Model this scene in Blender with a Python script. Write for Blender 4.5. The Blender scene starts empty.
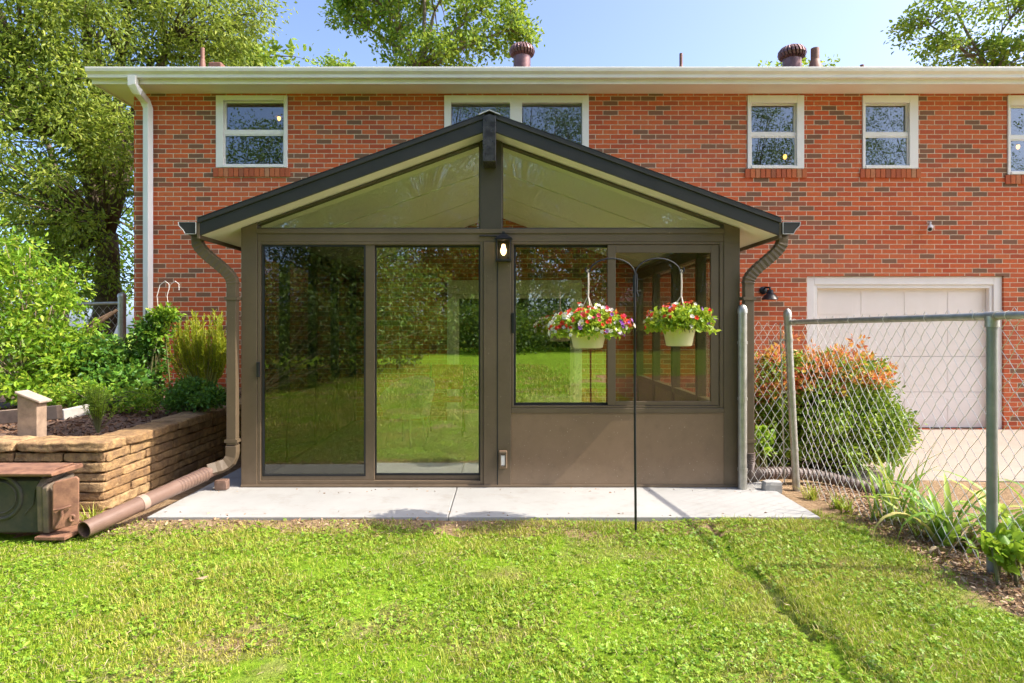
import bpy, bmesh, math, random
import numpy as np
from mathutils import Vector, Matrix, noise as mnoise

random.seed(7); RNG = np.random.default_rng(11)
S = bpy.context.scene
COL = S.collection
R = math.radians

# ------------------------------------------------------------------ measuring
F, CX, CY, H = 627.0, 505.0, 328.0, 1.32          # focal length in px, principal point, eye height
def at(px, py, Y): return Vector(((px-CX)/F*Y, Y, H-(py-CY)/F*Y))
def wx(px, Y): return (px-CX)/F*Y
def wz(py, Y): return H-(py-CY)/F*Y

# ------------------------------------------------------------------ materials
def lin(r, g, b):
    f = lambda c: (c/12.92 if c <= .04045 else ((c+.055)/1.055)**2.4)
    return (f(r/255), f(g/255), f(b/255), 1)
def g4(c): return c if len(c) == 4 else (*c, 1)
class NT:
    def __init__(s, name):
        s.m = bpy.data.materials.new(name); s.m.use_nodes = True
        s.t = s.m.node_tree; s.t.nodes.clear(); s.out = s.n('OutputMaterial')
    def n(s, typ, **kw):
        nd = s.t.nodes.new('ShaderNode'+typ)
        for k, v in kw.items():
            if k[0] == '_': setattr(nd, k[1:], v)
            else: s.put(nd.inputs[k.replace('__', ' ')], v)
        return nd
    def put(s, sock, v):
        if isinstance(v, bpy.types.NodeSocket): s.t.links.new(v, sock)
        else: sock.default_value = v
    def ramp(s, fac, stops, interp='LINEAR'):
        nd = s.n('ValToRGB'); s.put(nd.inputs[0], fac); cr = nd.color_ramp; cr.interpolation = interp
        while len(cr.elements) < len(stops): cr.elements.new(.5)
        for e, (p, c) in zip(cr.elements, stops): e.position = p; e.color = g4(c)
        return nd.outputs[0]
    def mix(s, fac, a, b, blend='MIX'):
        nd = s.n('Mix', _data_type='RGBA', _blend_type=blend)
        s.put(nd.inputs[0], fac); s.put(nd.inputs[6], a); s.put(nd.inputs[7], b); return nd.outputs[2]
    def math(s, op, a, b=0., c=None):
        nd = s.n('Math', _operation=op); s.put(nd.inputs[0], a); s.put(nd.inputs[1], b)
        if c is not None: s.put(nd.inputs[2], c)
        return nd.outputs[0]
    def coord(s): return s.n('TexCoord').outputs['Object']
    def noise(s, scale, detail=4., rough=.55, vec=None):
        nd = s.n('TexNoise', Scale=scale, Detail=detail, Roughness=rough); s.put(nd.inputs['Vector'], vec or s.coord()); return nd.outputs['Fac']
    def bump(s, h, strength=.3, dist=.01):
        return s.n('Bump', Height=h, Strength=strength, Distance=dist).outputs[0]
    def surf(s, sh): s.t.links.new(sh, s.out.inputs['Surface']); return s.m
    def prin(s, col, rough=.5, metal=0., normal=None, spec=.5):
        p = s.n('BsdfPrincipled', Metallic=metal); s.put(p.inputs['Base Color'], col); s.put(p.inputs['Roughness'], rough)
        s.put(p.inputs['Specular IOR Level'], spec)
        if normal is not None: s.put(p.inputs['Normal'], normal)
        return p.outputs[0]
def paint(name, c1, c2=None, rough=.5, metal=0., scale=6., bump=.08, bscale=60., spec=.5, lo=.35, hi=.65):
    t = NT(name); c2 = c2 or tuple(x*.8 for x in c1[:3])
    col = t.ramp(t.noise(scale, 6, .6), [(lo, c2), (hi, c1)])
    rg = t.math('MULTIPLY_ADD', t.noise(scale*3, 3), .25, rough-.12)
    return t.surf(t.prin(col, rg, metal, t.bump(t.noise(bscale, 4), bump, .004), spec))
def leafmat(name, stops, trans=.4, rough=.5, patch=None, pscale=1.2, spec=.35):
    t = NT(name)
    rnd = t.n('NewGeometry').outputs['Random Per Island']
    col = t.ramp(rnd, stops)
    if patch: col = t.mix(t.ramp(t.noise(pscale, 3), [(.42, (0, 0, 0)), (.62, (1, 1, 1))]), col, t.ramp(rnd, patch))
    p = t.prin(col, rough, 0, None, spec)
    tr = t.n('BsdfTranslucent'); t.put(tr.inputs[0], t.mix(.5, col, (.35, .42, .05, 1)))
    mx = t.n('MixShader'); t.put(mx.inputs[0], trans); t.put(mx.inputs[1], p); t.put(mx.inputs[2], tr.outputs[0])
    return t.surf(mx.outputs[0])
def glassmat(name, tint, refl=.15, rough=.0, wav=.0):
    t = NT(name)
    fc = t.n('LayerWeight', Blend=.5).outputs['Facing']
    fac = t.math('MINIMUM', t.math('MULTIPLY_ADD', t.math('POWER', fc, 4.5), .85, refl), 1.0)
    tr = t.n('BsdfTransparent', Color=g4(tint)); gl = t.n('BsdfGlossy', Color=(1, 1, 1, 1), Roughness=rough)
    if wav: t.put(gl.inputs['Normal'], t.bump(t.noise(1.6, 1), wav, .05))
    mx = t.n('MixShader'); t.put(mx.inputs[0], fac); t.put(mx.inputs[1], tr.outputs[0]); t.put(mx.inputs[2], gl.outputs[0])
    return t.surf(mx.outputs[0])
def emit(name, c, s):
    t = NT(name); return t.surf(t.n('Emission', Color=g4(c), Strength=s).outputs[0])

def brickmat():
    t = NT('brick'); o = t.n('SeparateXYZ'); t.put(o.inputs[0], t.coord())
    wob = t.math('MULTIPLY_ADD', t.noise(9, 2), .006, -.003)
    v = t.n('CombineXYZ'); t.put(v.inputs[0], t.math('ADD', o.outputs[0], wob)); t.put(v.inputs[1], t.math('ADD', o.outputs[2], wob))
    b = t.n('TexBrick', _offset=.5, _squash=1., Color1=(0, 0, 0, 1), Color2=(1, 1, 1, 1), Mortar=(0, 0, 0, 1), Scale=1.)
    b.inputs['Mortar Size'].default_value = .0053; b.inputs['Mortar Smooth'].default_value = .25; b.inputs['Bias'].default_value = 0
    b.inputs['Brick Width'].default_value = .2135; b.inputs['Row Height'].default_value = .0677
    t.put(b.inputs['Vector'], v.outputs[0])
    col = t.ramp(b.outputs['Color'], [(0, (.17, .10, .06)), (.12, (.21, .105, .06)), (.18, (.43, .082, .034)), (.4, (.55, .104, .034)), (.6, (.62, .125, .038)), (.8, (.59, .145, .048)), (.94, (.51, .088, .032)), (1, (.26, .12, .07))])
    col = t.mix(t.ramp(t.noise(38, 5, .7), [(.35, (0, 0, 0)), (.8, (.5, .5, .5))]), col, (.28, .08, .035, 1))
    col = t.mix(t.ramp(t.noise(.55, 4), [(.45, (0, 0, 0)), (.75, (.22, .22, .22))]), col, (.45, .24, .15, 1))
    mo = t.ramp(t.noise(30, 4), [(.3, (.54, .40, .26)), (.7, (.74, .60, .43))])
    col = t.mix(b.outputs['Fac'], col, mo)
    h = t.math('SUBTRACT', t.math('MULTIPLY', t.noise(120, 4), .25), b.outputs['Fac'])
    return t.surf(t.prin(col, .85, 0, t.bump(h, .7, .009), .2))
def islandmat(name, stops, rough=.85, nscale=25., dark=.5, bump=.6, bscale=40., dist=.012, c_over=None):
    t = NT(name); rnd = t.n('NewGeometry').outputs['Random Per Island']
    col = t.ramp(rnd, stops)
    col = t.mix(t.ramp(t.noise(nscale, 6, .65), [(.4, (dark,)*3), (.7, (0, 0, 0))]), col, g4(c_over or tuple(x*.45 for x in stops[0][1][:3])))
    return t.surf(t.prin(col, rough, 0, t.bump(t.noise(bscale, 6, .65), bump, dist), .25))

M = {}
M['brick'] = brickmat()
M['rowlock'] = islandmat('rowlock_brick', [(0, (.28, .12, .065)), (.25, (.46, .105, .045)), (.7, (.56, .15, .055)), (1, (.50, .24, .12))], .85, 60, .25, .4, 120, .003)
M['white'] = paint('white_trim', (.82, .78, .72), (.76, .715, .65), .45, 0, 2.5, .04)
M['soffit'] = paint('soffit_paint', (.83, .755, .66), (.78, .70, .60), .55, 0, 1.2, .03)
M['shingle'] = paint('roof_shingle', (.13, .085, .07), (.08, .05, .045), .9, 0, 9, .5, 30)
M['garage'] = paint('garage_paint', (.84, .76, .68), (.78, .70, .61), .5, 0, 1.5, .03)
M['bronze'] = paint('bronze_metal', (.160, .116, .068), (.135, .097, .056), .42, 0, 2.2, .04, 90)
M['panel'] = paint('bronze_panel', (.185, .128, .080), (.16, .11, .068), .5, 0, 2.6, .06, 60)
M['darkbronze'] = paint('dark_bronze_metal', (.072, .058, .040), (.058, .046, .032), .42, 0, 3, .04)
M['charcoal'] = paint('charcoal_metal', (.029, .027, .023), (.021, .02, .017), .38, 0, 4, .05)
def panelmat(name, c1, c2, dust, thr):
    t = NT(name); col = t.ramp(t.noise(2.6, 6, .6), [(.35, c2), (.65, c1)])
    o = t.n('SeparateXYZ'); t.put(o.inputs[0], t.coord())
    low = t.ramp(t.math('ADD', o.outputs[2], t.math('MULTIPLY_ADD', t.noise(7, 5, .7), .3, -.15)), [(.0, (.55, .55, .55)), (.22, (0, 0, 0))])
    col = t.mix(low, col, g4(dust))
    col = t.mix(t.ramp(t.noise(11, 8, .75), [(.52, (0, 0, 0)), (.8, (.45, .45, .45))]), col, g4(tuple(x*.62 for x in c2)))
    col = t.mix(t.ramp(t.noise(70, 2, .5), [(thr, (0, 0, 0)), (thr+.04, (.7, .7, .7))]), col, (.36, .29, .21, 1))
    return t.surf(t.prin(col, .5, 0, t.bump(t.noise(40, 4), .06, .004)))
M['panel'] = panelmat('bronze_panel', (.210, .134, .078), (.18, .115, .066), (.31, .225, .145), .70)
M['bronze'] = panelmat('bronze_metal', (.128, .090, .052), (.106, .074, .042), (.22, .155, .098), .74)
M['floor'] = paint('bounce_floor', (.66, .61, .52), (.60, .55, .46), .5, 0, 5, .03)  # unseen pale floor finish, added to bounce light inside the sunroom
M['gasket'] = paint('black_gasket', (.014, .014, .014), (.01, .01, .01), .6)
M['ridge'] = paint('ridge_metal', (.12, .11, .10), (.05, .045, .042), .3, .8, 14, .05)
M['silver'] = paint('bare_aluminium', (.62, .60, .57), (.5, .48, .45), .4, .6, 20)
M['cream'] = paint('cream_panel', (.86, .80, .66), (.83, .77, .62), .5, 0, 1.5, .03)
M['glass'] = glassmat('tinted_glass', (.64, .67, .54), .045, 0, .012); M['glassgable'] = glassmat('gable_glass', (.90, .98, .80), .075, 0, .012); M['glassclear'] = glassmat('clear_glass', (.96, .97, .94), .03)
M['glassdoor'] = glassmat('fixed_door_glass', (.74, .80, .58), .25, 0, .008)
M['glassdark'] = glassmat('screened_glass', (.42, .45, .37), .085, .0, .012)
M['glasswin'] = glassmat('house_glass', (.74, .78, .74), .13)
M['galv'] = paint('galvanised_steel', (.47, .45, .40), (.34, .33, .28), .42, .7, 16, .08)
M['wire'] = paint('galvanised_wire', (.74, .70, .64), (.62, .58, .52), .5, .2, 30)
M['greenpost'] = paint('green_grey_paint', (.27, .28, .245), (.20, .21, .18), .45, .2, 10, .1)
M['black'] = paint('black_metal', (.018, .018, .02), (.012, .012, .013), .4, .3)
M['pipe'] = paint('brown_pvc', (.205, .125, .092), (.165, .10, .072), .4, 0, 5, .03)
M['drain'] = paint('brown_drain_hose', (.15, .105, .085), (.10, .075, .06), .55, 0, 6, .06)
M['pot'] = paint('cream_plastic', (.68, .62, .36), (.62, .55, .30), .4, 0, 4, .02)
M['cord'] = paint('pale_cord', (.60, .52, .42), (.5, .42, .34), .6)
M['rust'] = paint('rusty_iron', (.30, .15, .085), (.16, .075, .045), .75, .1, 16, .35, 40)
M['rustdark'] = paint('dark_rusty_iron', (.10, .085, .062), (.055, .058, .046), .6, .3, 10, .3, 40)
M['turbine'] = paint('brown_vent_metal', (.25, .135, .125), (.16, .085, .08), .4, .5, 9, .05)
M['pvcpipe'] = paint('rust_brown_pipe', (.26, .12, .08), (.19, .085, .055), .6, 0, 9, .1)
M['wood'] = paint('weathered_wood', (.36, .25, .17), (.24, .165, .11), .8, 0, 14, .3, 40)
M['capwood'] = paint('bleached_wood', (.44, .34, .27), (.32, .245, .19), .8, 0, 14, .3, 40)
M['greywood'] = paint('grey_board', (.55, .50, .44), (.40, .36, .31), .8, 0, 9, .2)
M['stick'] = paint('stick_bark', (.22, .13, .075), (.13, .08, .045), .85, 0, 12, .3)
M['bark'] = paint('tree_bark', (.16, .115, .075), (.075, .055, .036), .9, 0, 7, .9, 22)
M['barkpale'] = paint('pale_tree_bark', (.27, .21, .15), (.14, .105, .07), .9, 0, 7, .8, 22)
M['stem'] = paint('green_stem', (.16, .17, .05), (.10, .09, .035), .7)
M['limestem'] = paint('lime_stem', (.34, .36, .06), (.24, .24, .05), .6)
M['dryst'] = paint('dry_stem', (.38, .29, .18), (.25, .18, .11), .8)
M['room'] = paint('room_wall', (.26, .23, .19), (.22, .20, .16), .8)
M['roomdark'] = paint('dark_room_wall', (.10, .09, .075), (.08, .07, .06), .8)
M['curtain'] = paint('curtain_cloth', (.36, .38, .30), (.30, .32, .25), .8)
M['rattan'] = paint('white_rattan', (.52, .50, .45), (.42, .40, .35), .6, 0, 30, .4, 80)
M['orange'] = paint('orange_cloth', (.70, .12, .02), (.6, .09, .015), .8)
M['bulb'] = emit('lit_bulb', (1, .72, .40), 2.2)
M['bulbroom'] = emit('lit_room_bulb', (1, .45, .10), 1.6)
M['lampglass'] = glassmat('lantern_glass', (.95, .9, .8), .03)
M['camera'] = paint('white_plastic', (.75, .72, .68), (.7, .66, .62), .4)
M['stone'] = islandmat('sandstone', [(0, (.40, .23, .095)), (.3, (.56, .36, .16)), (.6, (.50, .30, .125)), (.8, (.60, .41, .20)), (1, (.34, .225, .125))], .9, 13, .85, .9, 34, .02, (.20, .12, .065))
M['stonecore'] = paint('dark_soil', (.07, .05, .035), (.045, .03, .02), .95, 0, 10, .5)  # dark brown soil for the wall backing and the basket pots
M['chip'] = islandmat('mulch_chip', [(0, (.13, .065, .035)), (.5, (.20, .11, .065)), (1, (.30, .19, .12))], .9, 20, .3, .3, 60, .003)
M['litter'] = islandmat('dead_leaf', [(0, (.22, .12, .065)), (.4, (.38, .24, .14)), (.8, (.48, .34, .21)), (1, (.55, .42, .29))], .85, 20, .2, .2, 60, .002)

def concretemat(name, c1, c2, c3, joints=False):
    t = NT(name)
    col = t.ramp(t.noise(1.1, 6, .65), [(.3, c2), (.62, c1)])
    col = t.mix(t.ramp(t.noise(5, 6, .7), [(.52, (0, 0, 0)), (.75, (.5, .5, .5))]), col, g4(c3))
    col = t.mix(t.ramp(t.noise(140, 2), [(.68, (0, 0, 0)), (.75, (.5, .5, .5))]), col, (.12, .1, .08, 1))
    return t.surf(t.prin(col, .85, 0, t.bump(t.noise(90, 5), .25, .004), .25))
M['concrete'] = concretemat('patio_concrete', (.38, .37, .345), (.315, .305, .28), (.23, .195, .15))
M['drive'] = concretemat('driveway_concrete', (.36, .29, .235), (.31, .25, .20), (.26, .20, .15))

def groundmat():
    t = NT('lawn_soil')
    gr = t.ramp(t.noise(28, 6, .7), [(.3, (.09, .17, .012)), (.5, (.18, .30, .016)), (.72, (.26, .38, .03))])
    soil = t.ramp(t.noise(22, 6, .7), [(.3, (.18, .11, .06)), (.55, (.34, .23, .13)), (.75, (.46, .34, .20))])
    o = t.n('SeparateXYZ'); t.put(o.inputs[0], t.coord())
    edge = t.math('MULTIPLY_ADD', t.noise(2.2, 3), .7, -.35)
    x = t.math('ADD', o.outputs[0], edge); y = t.math('ADD', o.outputs[1], edge)
    strip = t.math('MULTIPLY', t.math('GREATER_THAN', x, 2.38), t.math('LESS_THAN', x, 12.))
    front = t.math('MULTIPLY', t.math('GREATER_THAN', y, 4.12), t.math('GREATER_THAN', x, -6))
    patch = t.ramp(t.noise(1.35, 4), [(.52, (0, 0, 0)), (.66, (1, 1, 1))])
    near = t.math('GREATER_THAN', o.outputs[1], -6.0)
    fac = t.math('MULTIPLY', t.math('MAXIMUM', t.math('MAXIMUM', strip, front), patch), near)
    return t.surf(t.prin(t.mix(fac, gr, soil), .95, 0, t.bump(t.noise(60, 6, .7), .8, .03), .1))
M['ground'] = groundmat()
M['mulch'] = paint('mulch', (.17, .10, .065), (.09, .05, .03), .95, 0, 24, .9, 40)
LAWN = [(0, (0.15, 0.265, 0.014)), (0.3, (0.25, 0.38, 0.018)), (0.6, (0.345, 0.44, 0.022)), (0.85, (0.43, 0.455, 0.04)), (0.94, (0.47, 0.41, 0.12)), (1, (0.44, 0.34, 0.18))]
LAWN2 = [(0, (.30, .34, .025)), (.4, (.46, .46, .05)), (.8, (.55, .48, .11)), (1, (.56, .42, .19))]
M['grass'] = leafmat('grass_blade', LAWN, .35, .5, LAWN2, .9)
M['clover'] = leafmat('clover_leaf', [(0, (0.125, 0.265, 0.016)), (.4, (0.219, 0.379, 0.022)), (.8, (0.312, 0.441, 0.035)), (1, (0.391, 0.459, 0.080))], .35, .5)
M['oak'] = leafmat('olive_leaf', [(0, (0.099, 0.149, 0.019)), (.35, (0.197, 0.282, 0.034)), (.7, (0.325, 0.399, 0.054)), (1, (0.479, 0.515, 0.090))], .5, .45)
M['maple'] = leafmat('maple_leaf', [(0, (0.065, 0.145, 0.017)), (.4, (0.145, 0.275, 0.024)), (.75, (0.290, 0.406, 0.042)), (1, (0.464, 0.522, 0.060))], .5, .45)
M['bright'] = leafmat('bright_leaf', [(0, (0.102, 0.232, 0.017)), (.4, (0.203, 0.392, 0.024)), (.8, (0.362, 0.536, 0.036)), (1, (0.522, 0.580, 0.072))], .5, .45)
M['deep'] = leafmat('deep_leaf', [(0, (0.037, 0.112, 0.017)), (.5, (0.085, 0.216, 0.024)), (1, (0.188, 0.356, 0.039))], .3, .4)
M['woods'] = leafmat('woodland_leaf', [(0, (0.028, 0.068, 0.011)), (.5, (0.066, 0.136, 0.016)), (1, (0.154, 0.259, 0.027))], .3, .5)
M['lime'] = leafmat('lime_needle', [(0, (.40, .52, .03)), (.5, (.62, .68, .05)), (1, (.76, .70, .08))], .6, .5)
M['dill'] = leafmat('feathery_leaf', [(0, (0.203, 0.377, 0.024)), (1, (0.435, 0.580, 0.060))], .35, .5)
M['strap'] = leafmat('strap_leaf', [(0, (0.145, 0.304, 0.036)), (.5, (0.275, 0.450, 0.060)), (.85, (0.435, 0.551, 0.096)), (1, (0.609, 0.522, 0.192))], .35, .4)
M['straw'] = leafmat('dry_straw', [(0, (.24, .16, .09)), (1, (.50, .40, .24))], .2, .7)
M['photinia'] = leafmat('bush_leaf', [(0, (0.074, 0.158, 0.014)), (.5, (0.190, 0.315, 0.024)), (1, (0.420, 0.547, 0.048))], .3, .35)
M['redleaf'] = leafmat('red_leaf', [(0, (.66, .085, .06)), (.4, (.80, .19, .11)), (.75, (.80, .34, .12)), (1, (.72, .50, .10))], .4, .4)
M['basket'] = leafmat('petunia_leaf', [(0, (0.145, 0.290, 0.018)), (.5, (0.348, 0.493, 0.030)), (1, (0.609, 0.638, 0.060))], .4, .45)
def petal(n, c): return leafmat(n, [(0, tuple(x*.75 for x in c)), (1, c)], .25, .5)
M['pred'] = petal('red_petal', (.75, .02, .02)); M['pwhite'] = petal('white_petal', (.85, .80, .72)); M['ppur'] = petal('purple_petal', (.34, .10, .50))
M['ppink'] = petal('pink_petal', (.75, .05, .16))

# ------------------------------------------------------------------ mesh helpers
class MB:
    def __init__(s): s.v = []; s.f = []
    def add(s, vs, fs):
        o = len(s.v); s.v += [tuple(v) for v in vs]; s.f += [tuple(i+o for i in f) for f in fs]; return s
    def box(s, x0, x1, y0, y1, z0, z1):
        if x0 > x1: x0, x1 = x1, x0
        if y0 > y1: y0, y1 = y1, y0
        if z0 > z1: z0, z1 = z1, z0
        return s.add([(x0,y0,z0),(x1,y0,z0),(x1,y1,z0),(x0,y1,z0),(x0,y0,z1),(x1,y0,z1),(x1,y1,z1),(x0,y1,z1)],
                     [(0,3,2,1),(4,5,6,7),(0,1,5,4),(1,2,6,5),(2,3,7,6),(3,0,4,7)])
    def prism(s, poly, y0, y1):            # polygon in xz, extruded along y
        n = len(poly)
        vs = [(x, y0, z) for x, z in poly]+[(x, y1, z) for x, z in poly]
        return s.add(vs, [tuple(range(n)), tuple(range(2*n-1, n-1, -1))]+[(i, i+n, (i+1) % n+n, (i+1) % n) for i in range(n)])
    def prismx(s, poly, x0, x1):           # polygon in yz, extruded along x
        n = len(poly)
        vs = [(x0, y, z) for y, z in poly]+[(x1, y, z) for y, z in poly]
        return s.add(vs, [tuple(range(n)), tuple(range(2*n-1, n-1, -1))]+[(i, i+n, (i+1) % n+n, (i+1) % n) for i in range(n)])
    def frame(s, x0, x1, z0, z1, w, y0, y1, wb=None):
        wb = wb or w
        s.box(x0, x0+w, y0, y1, z0, z1); s.box(x1-w, x1, y0, y1, z0, z1)
        s.box(x0+w, x1-w, y0, y1, z1-w, z1); s.box(x0+w, x1-w, y0, y1, z0, z0+wb); return s
    def tube(s, pts, rad, n=8, cap=True, square=None):
        pts = [Vector(p) for p in pts]; k = len(pts)
        if not hasattr(rad, '__len__'): rad = [rad]*k
        vs, fs = [], []; up = None
        for i, p in enumerate(pts):
            d = (pts[min(i+1, k-1)]-pts[max(i-1, 0)])
            d = d.normalized() if d.length > 1e-9 else Vector((0, 0, 1))
            if up is None: up = Vector((0, 1, 0)) if abs(d.y) < .9 else Vector((1, 0, 0))
            u = (up-d*up.dot(d)); u = u.normalized() if u.length > 1e-6 else d.orthogonal().normalized()
            w = d.cross(u); up = u
            if square:
                a, b = square
                for sx, sy in ((-1,-1),(1,-1),(1,1),(-1,1)): vs.append(p+w*(sx*a*rad[i])+u*(sy*b*rad[i]))
            else:
                for j in range(n):
                    an = 2*math.pi*j/n; vs.append(p+u*(math.cos(an)*rad[i])+w*(math.sin(an)*rad[i]))
        m = 4 if square else n
        for i in range(k-1):
            for j in range(m): fs.append((i*m+j, i*m+(j+1) % m, (i+1)*m+(j+1) % m, (i+1)*m+j))
        if cap: fs += [tuple(range(m-1, -1, -1)), tuple((k-1)*m+j for j in range(m))]
        return s.add(vs, fs)
    def lathe(s, prof, c=(0, 0, 0), n=24, capb=True, capt=True):
        vs, fs = [], []; k = len(prof)
        for r, z in prof:
            for j in range(n):
                a = 2*math.pi*j/n; vs.append((c[0]+r*math.cos(a), c[1]+r*math.sin(a), c[2]+z))
        for i in range(k-1):
            for j in range(n): fs.append((i*n+j, i*n+(j+1) % n, (i+1)*n+(j+1) % n, (i+1)*n+j))
        if capb: fs.append(tuple(range(n-1, -1, -1)))
        if capt: fs.append(tuple((k-1)*n+j for j in range(n)))
        return s.add(vs, fs)
    def stone(s, x0, x1, y0, y1, z0, z1, seed, n=5, amp=.012, rot=None, org=None, p=8.):
        c = Vector(((x0+x1)/2, (y0+y1)/2, (z0+z1)/2)); d = Vector(((x1-x0)/2, (y1-y0)/2, (z1-z0)/2))
        idx = {}; vs = []; fs = []
        def vid(a, b, e):
            k = (a, b, e)
            if k not in idx:
                q = Vector((2*a/n-1, 2*b/n-1, 2*e/n-1))
                L = (abs(q.x)**p+abs(q.y)**p+abs(q.z)**p)**(1/p); q = q/L if L > 0 else q
                P = Vector((q.x*d.x, q.y*d.y, q.z*d.z))
                nz = mnoise.noise_vector((P+c)*9+Vector((seed*3.1, 0, 0)))+mnoise.noise_vector((P+c)*31+Vector((0, seed*1.7, 0)))*.75
                P = c+P+nz*amp
                if rot is not None: P = org+rot@(P-org)
                idx[k] = len(vs); vs.append(P)
            return idx[k]
        for a in range(n):
            for b in range(n):
                fs += [(vid(a,b,0),vid(a,b+1,0),vid(a+1,b+1,0),vid(a+1,b,0)),(vid(a,b,n),vid(a+1,b,n),vid(a+1,b+1,n),vid(a,b+1,n)),
                       (vid(a,0,b),vid(a+1,0,b),vid(a+1,0,b+1),vid(a,0,b+1)),(vid(a,n,b),vid(a,n,b+1),vid(a+1,n,b+1),vid(a+1,n,b)),
                       (vid(0,a,b),vid(0,a,b+1),vid(0,a+1,b+1),vid(0,a+1,b)),(vid(n,a,b),vid(n,a+1,b),vid(n,a+1,b+1),vid(n,a,b+1))]
        return s.add(vs, fs)
    def build(s, name, mat, parent=None, smooth=False, bevel=0., angle=35):
        me = bpy.data.meshes.new(name); me.from_pydata(s.v, [], s.f); me.update()
        return link(name, me, mat, parent, smooth, bevel, angle)
def link(name, me, mat, parent=None, smooth=False, bevel=0., angle=35):
    o = bpy.data.objects.new(name, me); COL.objects.link(o)
    if mat is not None: me.materials.append(mat)
    if smooth:
        me.shade_smooth()
        if angle < 180: me.set_sharp_from_angle(angle=R(angle))
    if bevel:
        b = o.modifiers.new('bevel', 'BEVEL'); b.width = bevel; b.segments = 2; b.limit_method = 'ANGLE'; b.angle_limit = R(50)
    if parent is not None:
        o.parent = parent
        if parent.parent is None and parent.type == 'EMPTY': o.matrix_parent_inverse = Matrix.Translation(-parent.location)
        elif parent.parent is not None or parent.type == 'MESH': o.matrix_parent_inverse = Matrix.Identity(4)
    return o
def tag(o, label=None, cat=None, group=None, kind=None):
    for k, v in (('label', label), ('category', cat), ('group', group), ('kind', kind)):
        if v: o[k] = v
    return o
def thing(name, label, cat, loc=(0, 0, 0), group=None):
    o = bpy.data.objects.new(name, None); COL.objects.link(o); o.empty_display_size = .1
    o.location = loc; return tag(o, label, cat, group)
def np_mesh(name, verts, faces_list, mat, parent=None):
    """verts (N,3); faces_list: list of int arrays (M,k)"""
    me = bpy.data.meshes.new(name)
    me.vertices.add(len(verts)); me.vertices.foreach_set('co', np.ascontiguousarray(verts, dtype=np.float32).ravel())
    nl = sum(f.size for f in faces_list); nf = sum(len(f) for f in faces_list)
    me.loops.add(nl); me.polygons.add(nf)
    li = np.concatenate([f.ravel() for f in faces_list]).astype(np.int32)
    tot = np.concatenate([np.full(len(f), f.shape[1], dtype=np.int32) for f in faces_list])
    st = np.concatenate([[0], np.cumsum(tot)[:-1]]).astype(np.int32)
    me.loops.foreach_set('vertex_index', li); me.polygons.foreach_set('loop_start', st)
    me.update(calc_edges=True); me.validate()
    return link(name, me, mat, parent)
def unit(a): return a/np.maximum(np.linalg.norm(a, axis=1, keepdims=True), 1e-9)
def rand_dirs(n): return unit(RNG.normal(size=(n, 3)))
def leaves(P, size, aspect=.5, axis=None, jitter=1., cup=.25):
    """pointed oval leaves (6 verts, 2 quads folded on the mid rib) at points P"""
    n = len(P)
    a = rand_dirs(n) if axis is None else unit(axis+rand_dirs(n)*jitter)
    b = unit(np.cross(a, rand_dirs(n))); c = np.cross(a, b)
    L = (size*RNG.uniform(.6, 1.3, n))[:, None]; W = L*aspect*.5
    v0 = P; v5 = P+a*L+c*(-.12*L)
    m1 = P+a*L*.32; m2 = P+a*L*.68
    V = np.stack([v0, m1+b*W+c*W*cup, m2+b*W*.75+c*W*cup, v5, m2-b*W*.75+c*W*cup, m1-b*W+c*W*cup], 1).reshape(-1, 3)
    i = (np.arange(n)*6)[:, None]
    return V, [np.concatenate([i+np.array([[0, 1, 2, 3]]), i+np.array([[0, 3, 4, 5]])], 0)]
def ellip(c, r, n, shell=.0):
    d = rand_dirs(n); u = RNG.uniform(shell**3, 1, n)**(1/3)
    return np.array(c)[None]+d*u[:, None]*np.array(r)[None]

# ------------------------------------------------------------------ ground
def sst(a, b, x):
    t = np.clip((x-a)/(b-a), 0, 1); return t*t*(3-2*t)
GX0, GY0, GX1, GY1 = wx(712, 4.2), 4.2, wx(850, 2.45), 2.45       # the worn groove across the lawn
def groove(x, y):
    """signed distance (right side positive) from the groove"""
    dx, dy = GX1-GX0, GY1-GY0; L = math.hypot(dx, dy)
    return -((x-GX0)*dy-(y-GY0)*dx)/L + .02*np.sin(y*9)+.012*np.sin(y*23+1)
def hgt(x, y):
    x = np.asarray(x, float); y = np.asarray(y, float)
    z = np.full(np.broadcast(x, y).shape, -.045)+.022*sst(3.9, 4.36, y)*(x > -2.6)*(x < 2.3)
    z = z+.010*np.sin(x*1.7+.5)*np.sin(y*1.3)+.006*np.sin(x*5.1)*np.sin(y*4.3+1)
    g = groove(x, y); z = z-.024*np.exp(-(g/.026)**2)*(y < 4.3)*(y > 1.5)+.014*sst(-.02, .05, g)*(y < 4.3)
    z = z+.40*sst(-3.10, -3.45, x)*sst(4.75, 5.1, y)
    z = z-.10*sst(2.75, 3.3, x)*sst(4.3, 5.6, y)
    z = z+.035*np.maximum(0, -3-y)*(y > -60)+.035*57*(y <= -60)
    z = np.where((x > -3.0) & (x < 2.15) & (y > 4.45) & (y < 9.2), -.10, z)      # under the patio
    z = z-.9*sst(20, 60, y)
    return z
def axis_pts(lo, dens_lo, dens_hi, hi, step):
    a = np.arange(dens_lo, dens_hi+1e-6, step)
    l = dens_lo-np.geomspace(.3, dens_lo-lo, 28)[::-1]; r = dens_hi+np.geomspace(.3, hi-dens_hi, 28)
    return np.concatenate([l, a, r])
xs = axis_pts(-160, -6, 6, 160, .05); ys = axis_pts(-160, -1, 7, 200, .05)
gx, gy = np.meshgrid(xs, ys); gz = hgt(gx, gy)
V = np.stack([gx, gy, gz], -1).reshape(-1, 3); nx, ny = len(xs), len(ys)
ii = (np.arange(ny-1)[:, None]*nx+np.arange(nx-1)[None]).ravel()[:, None]
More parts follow.
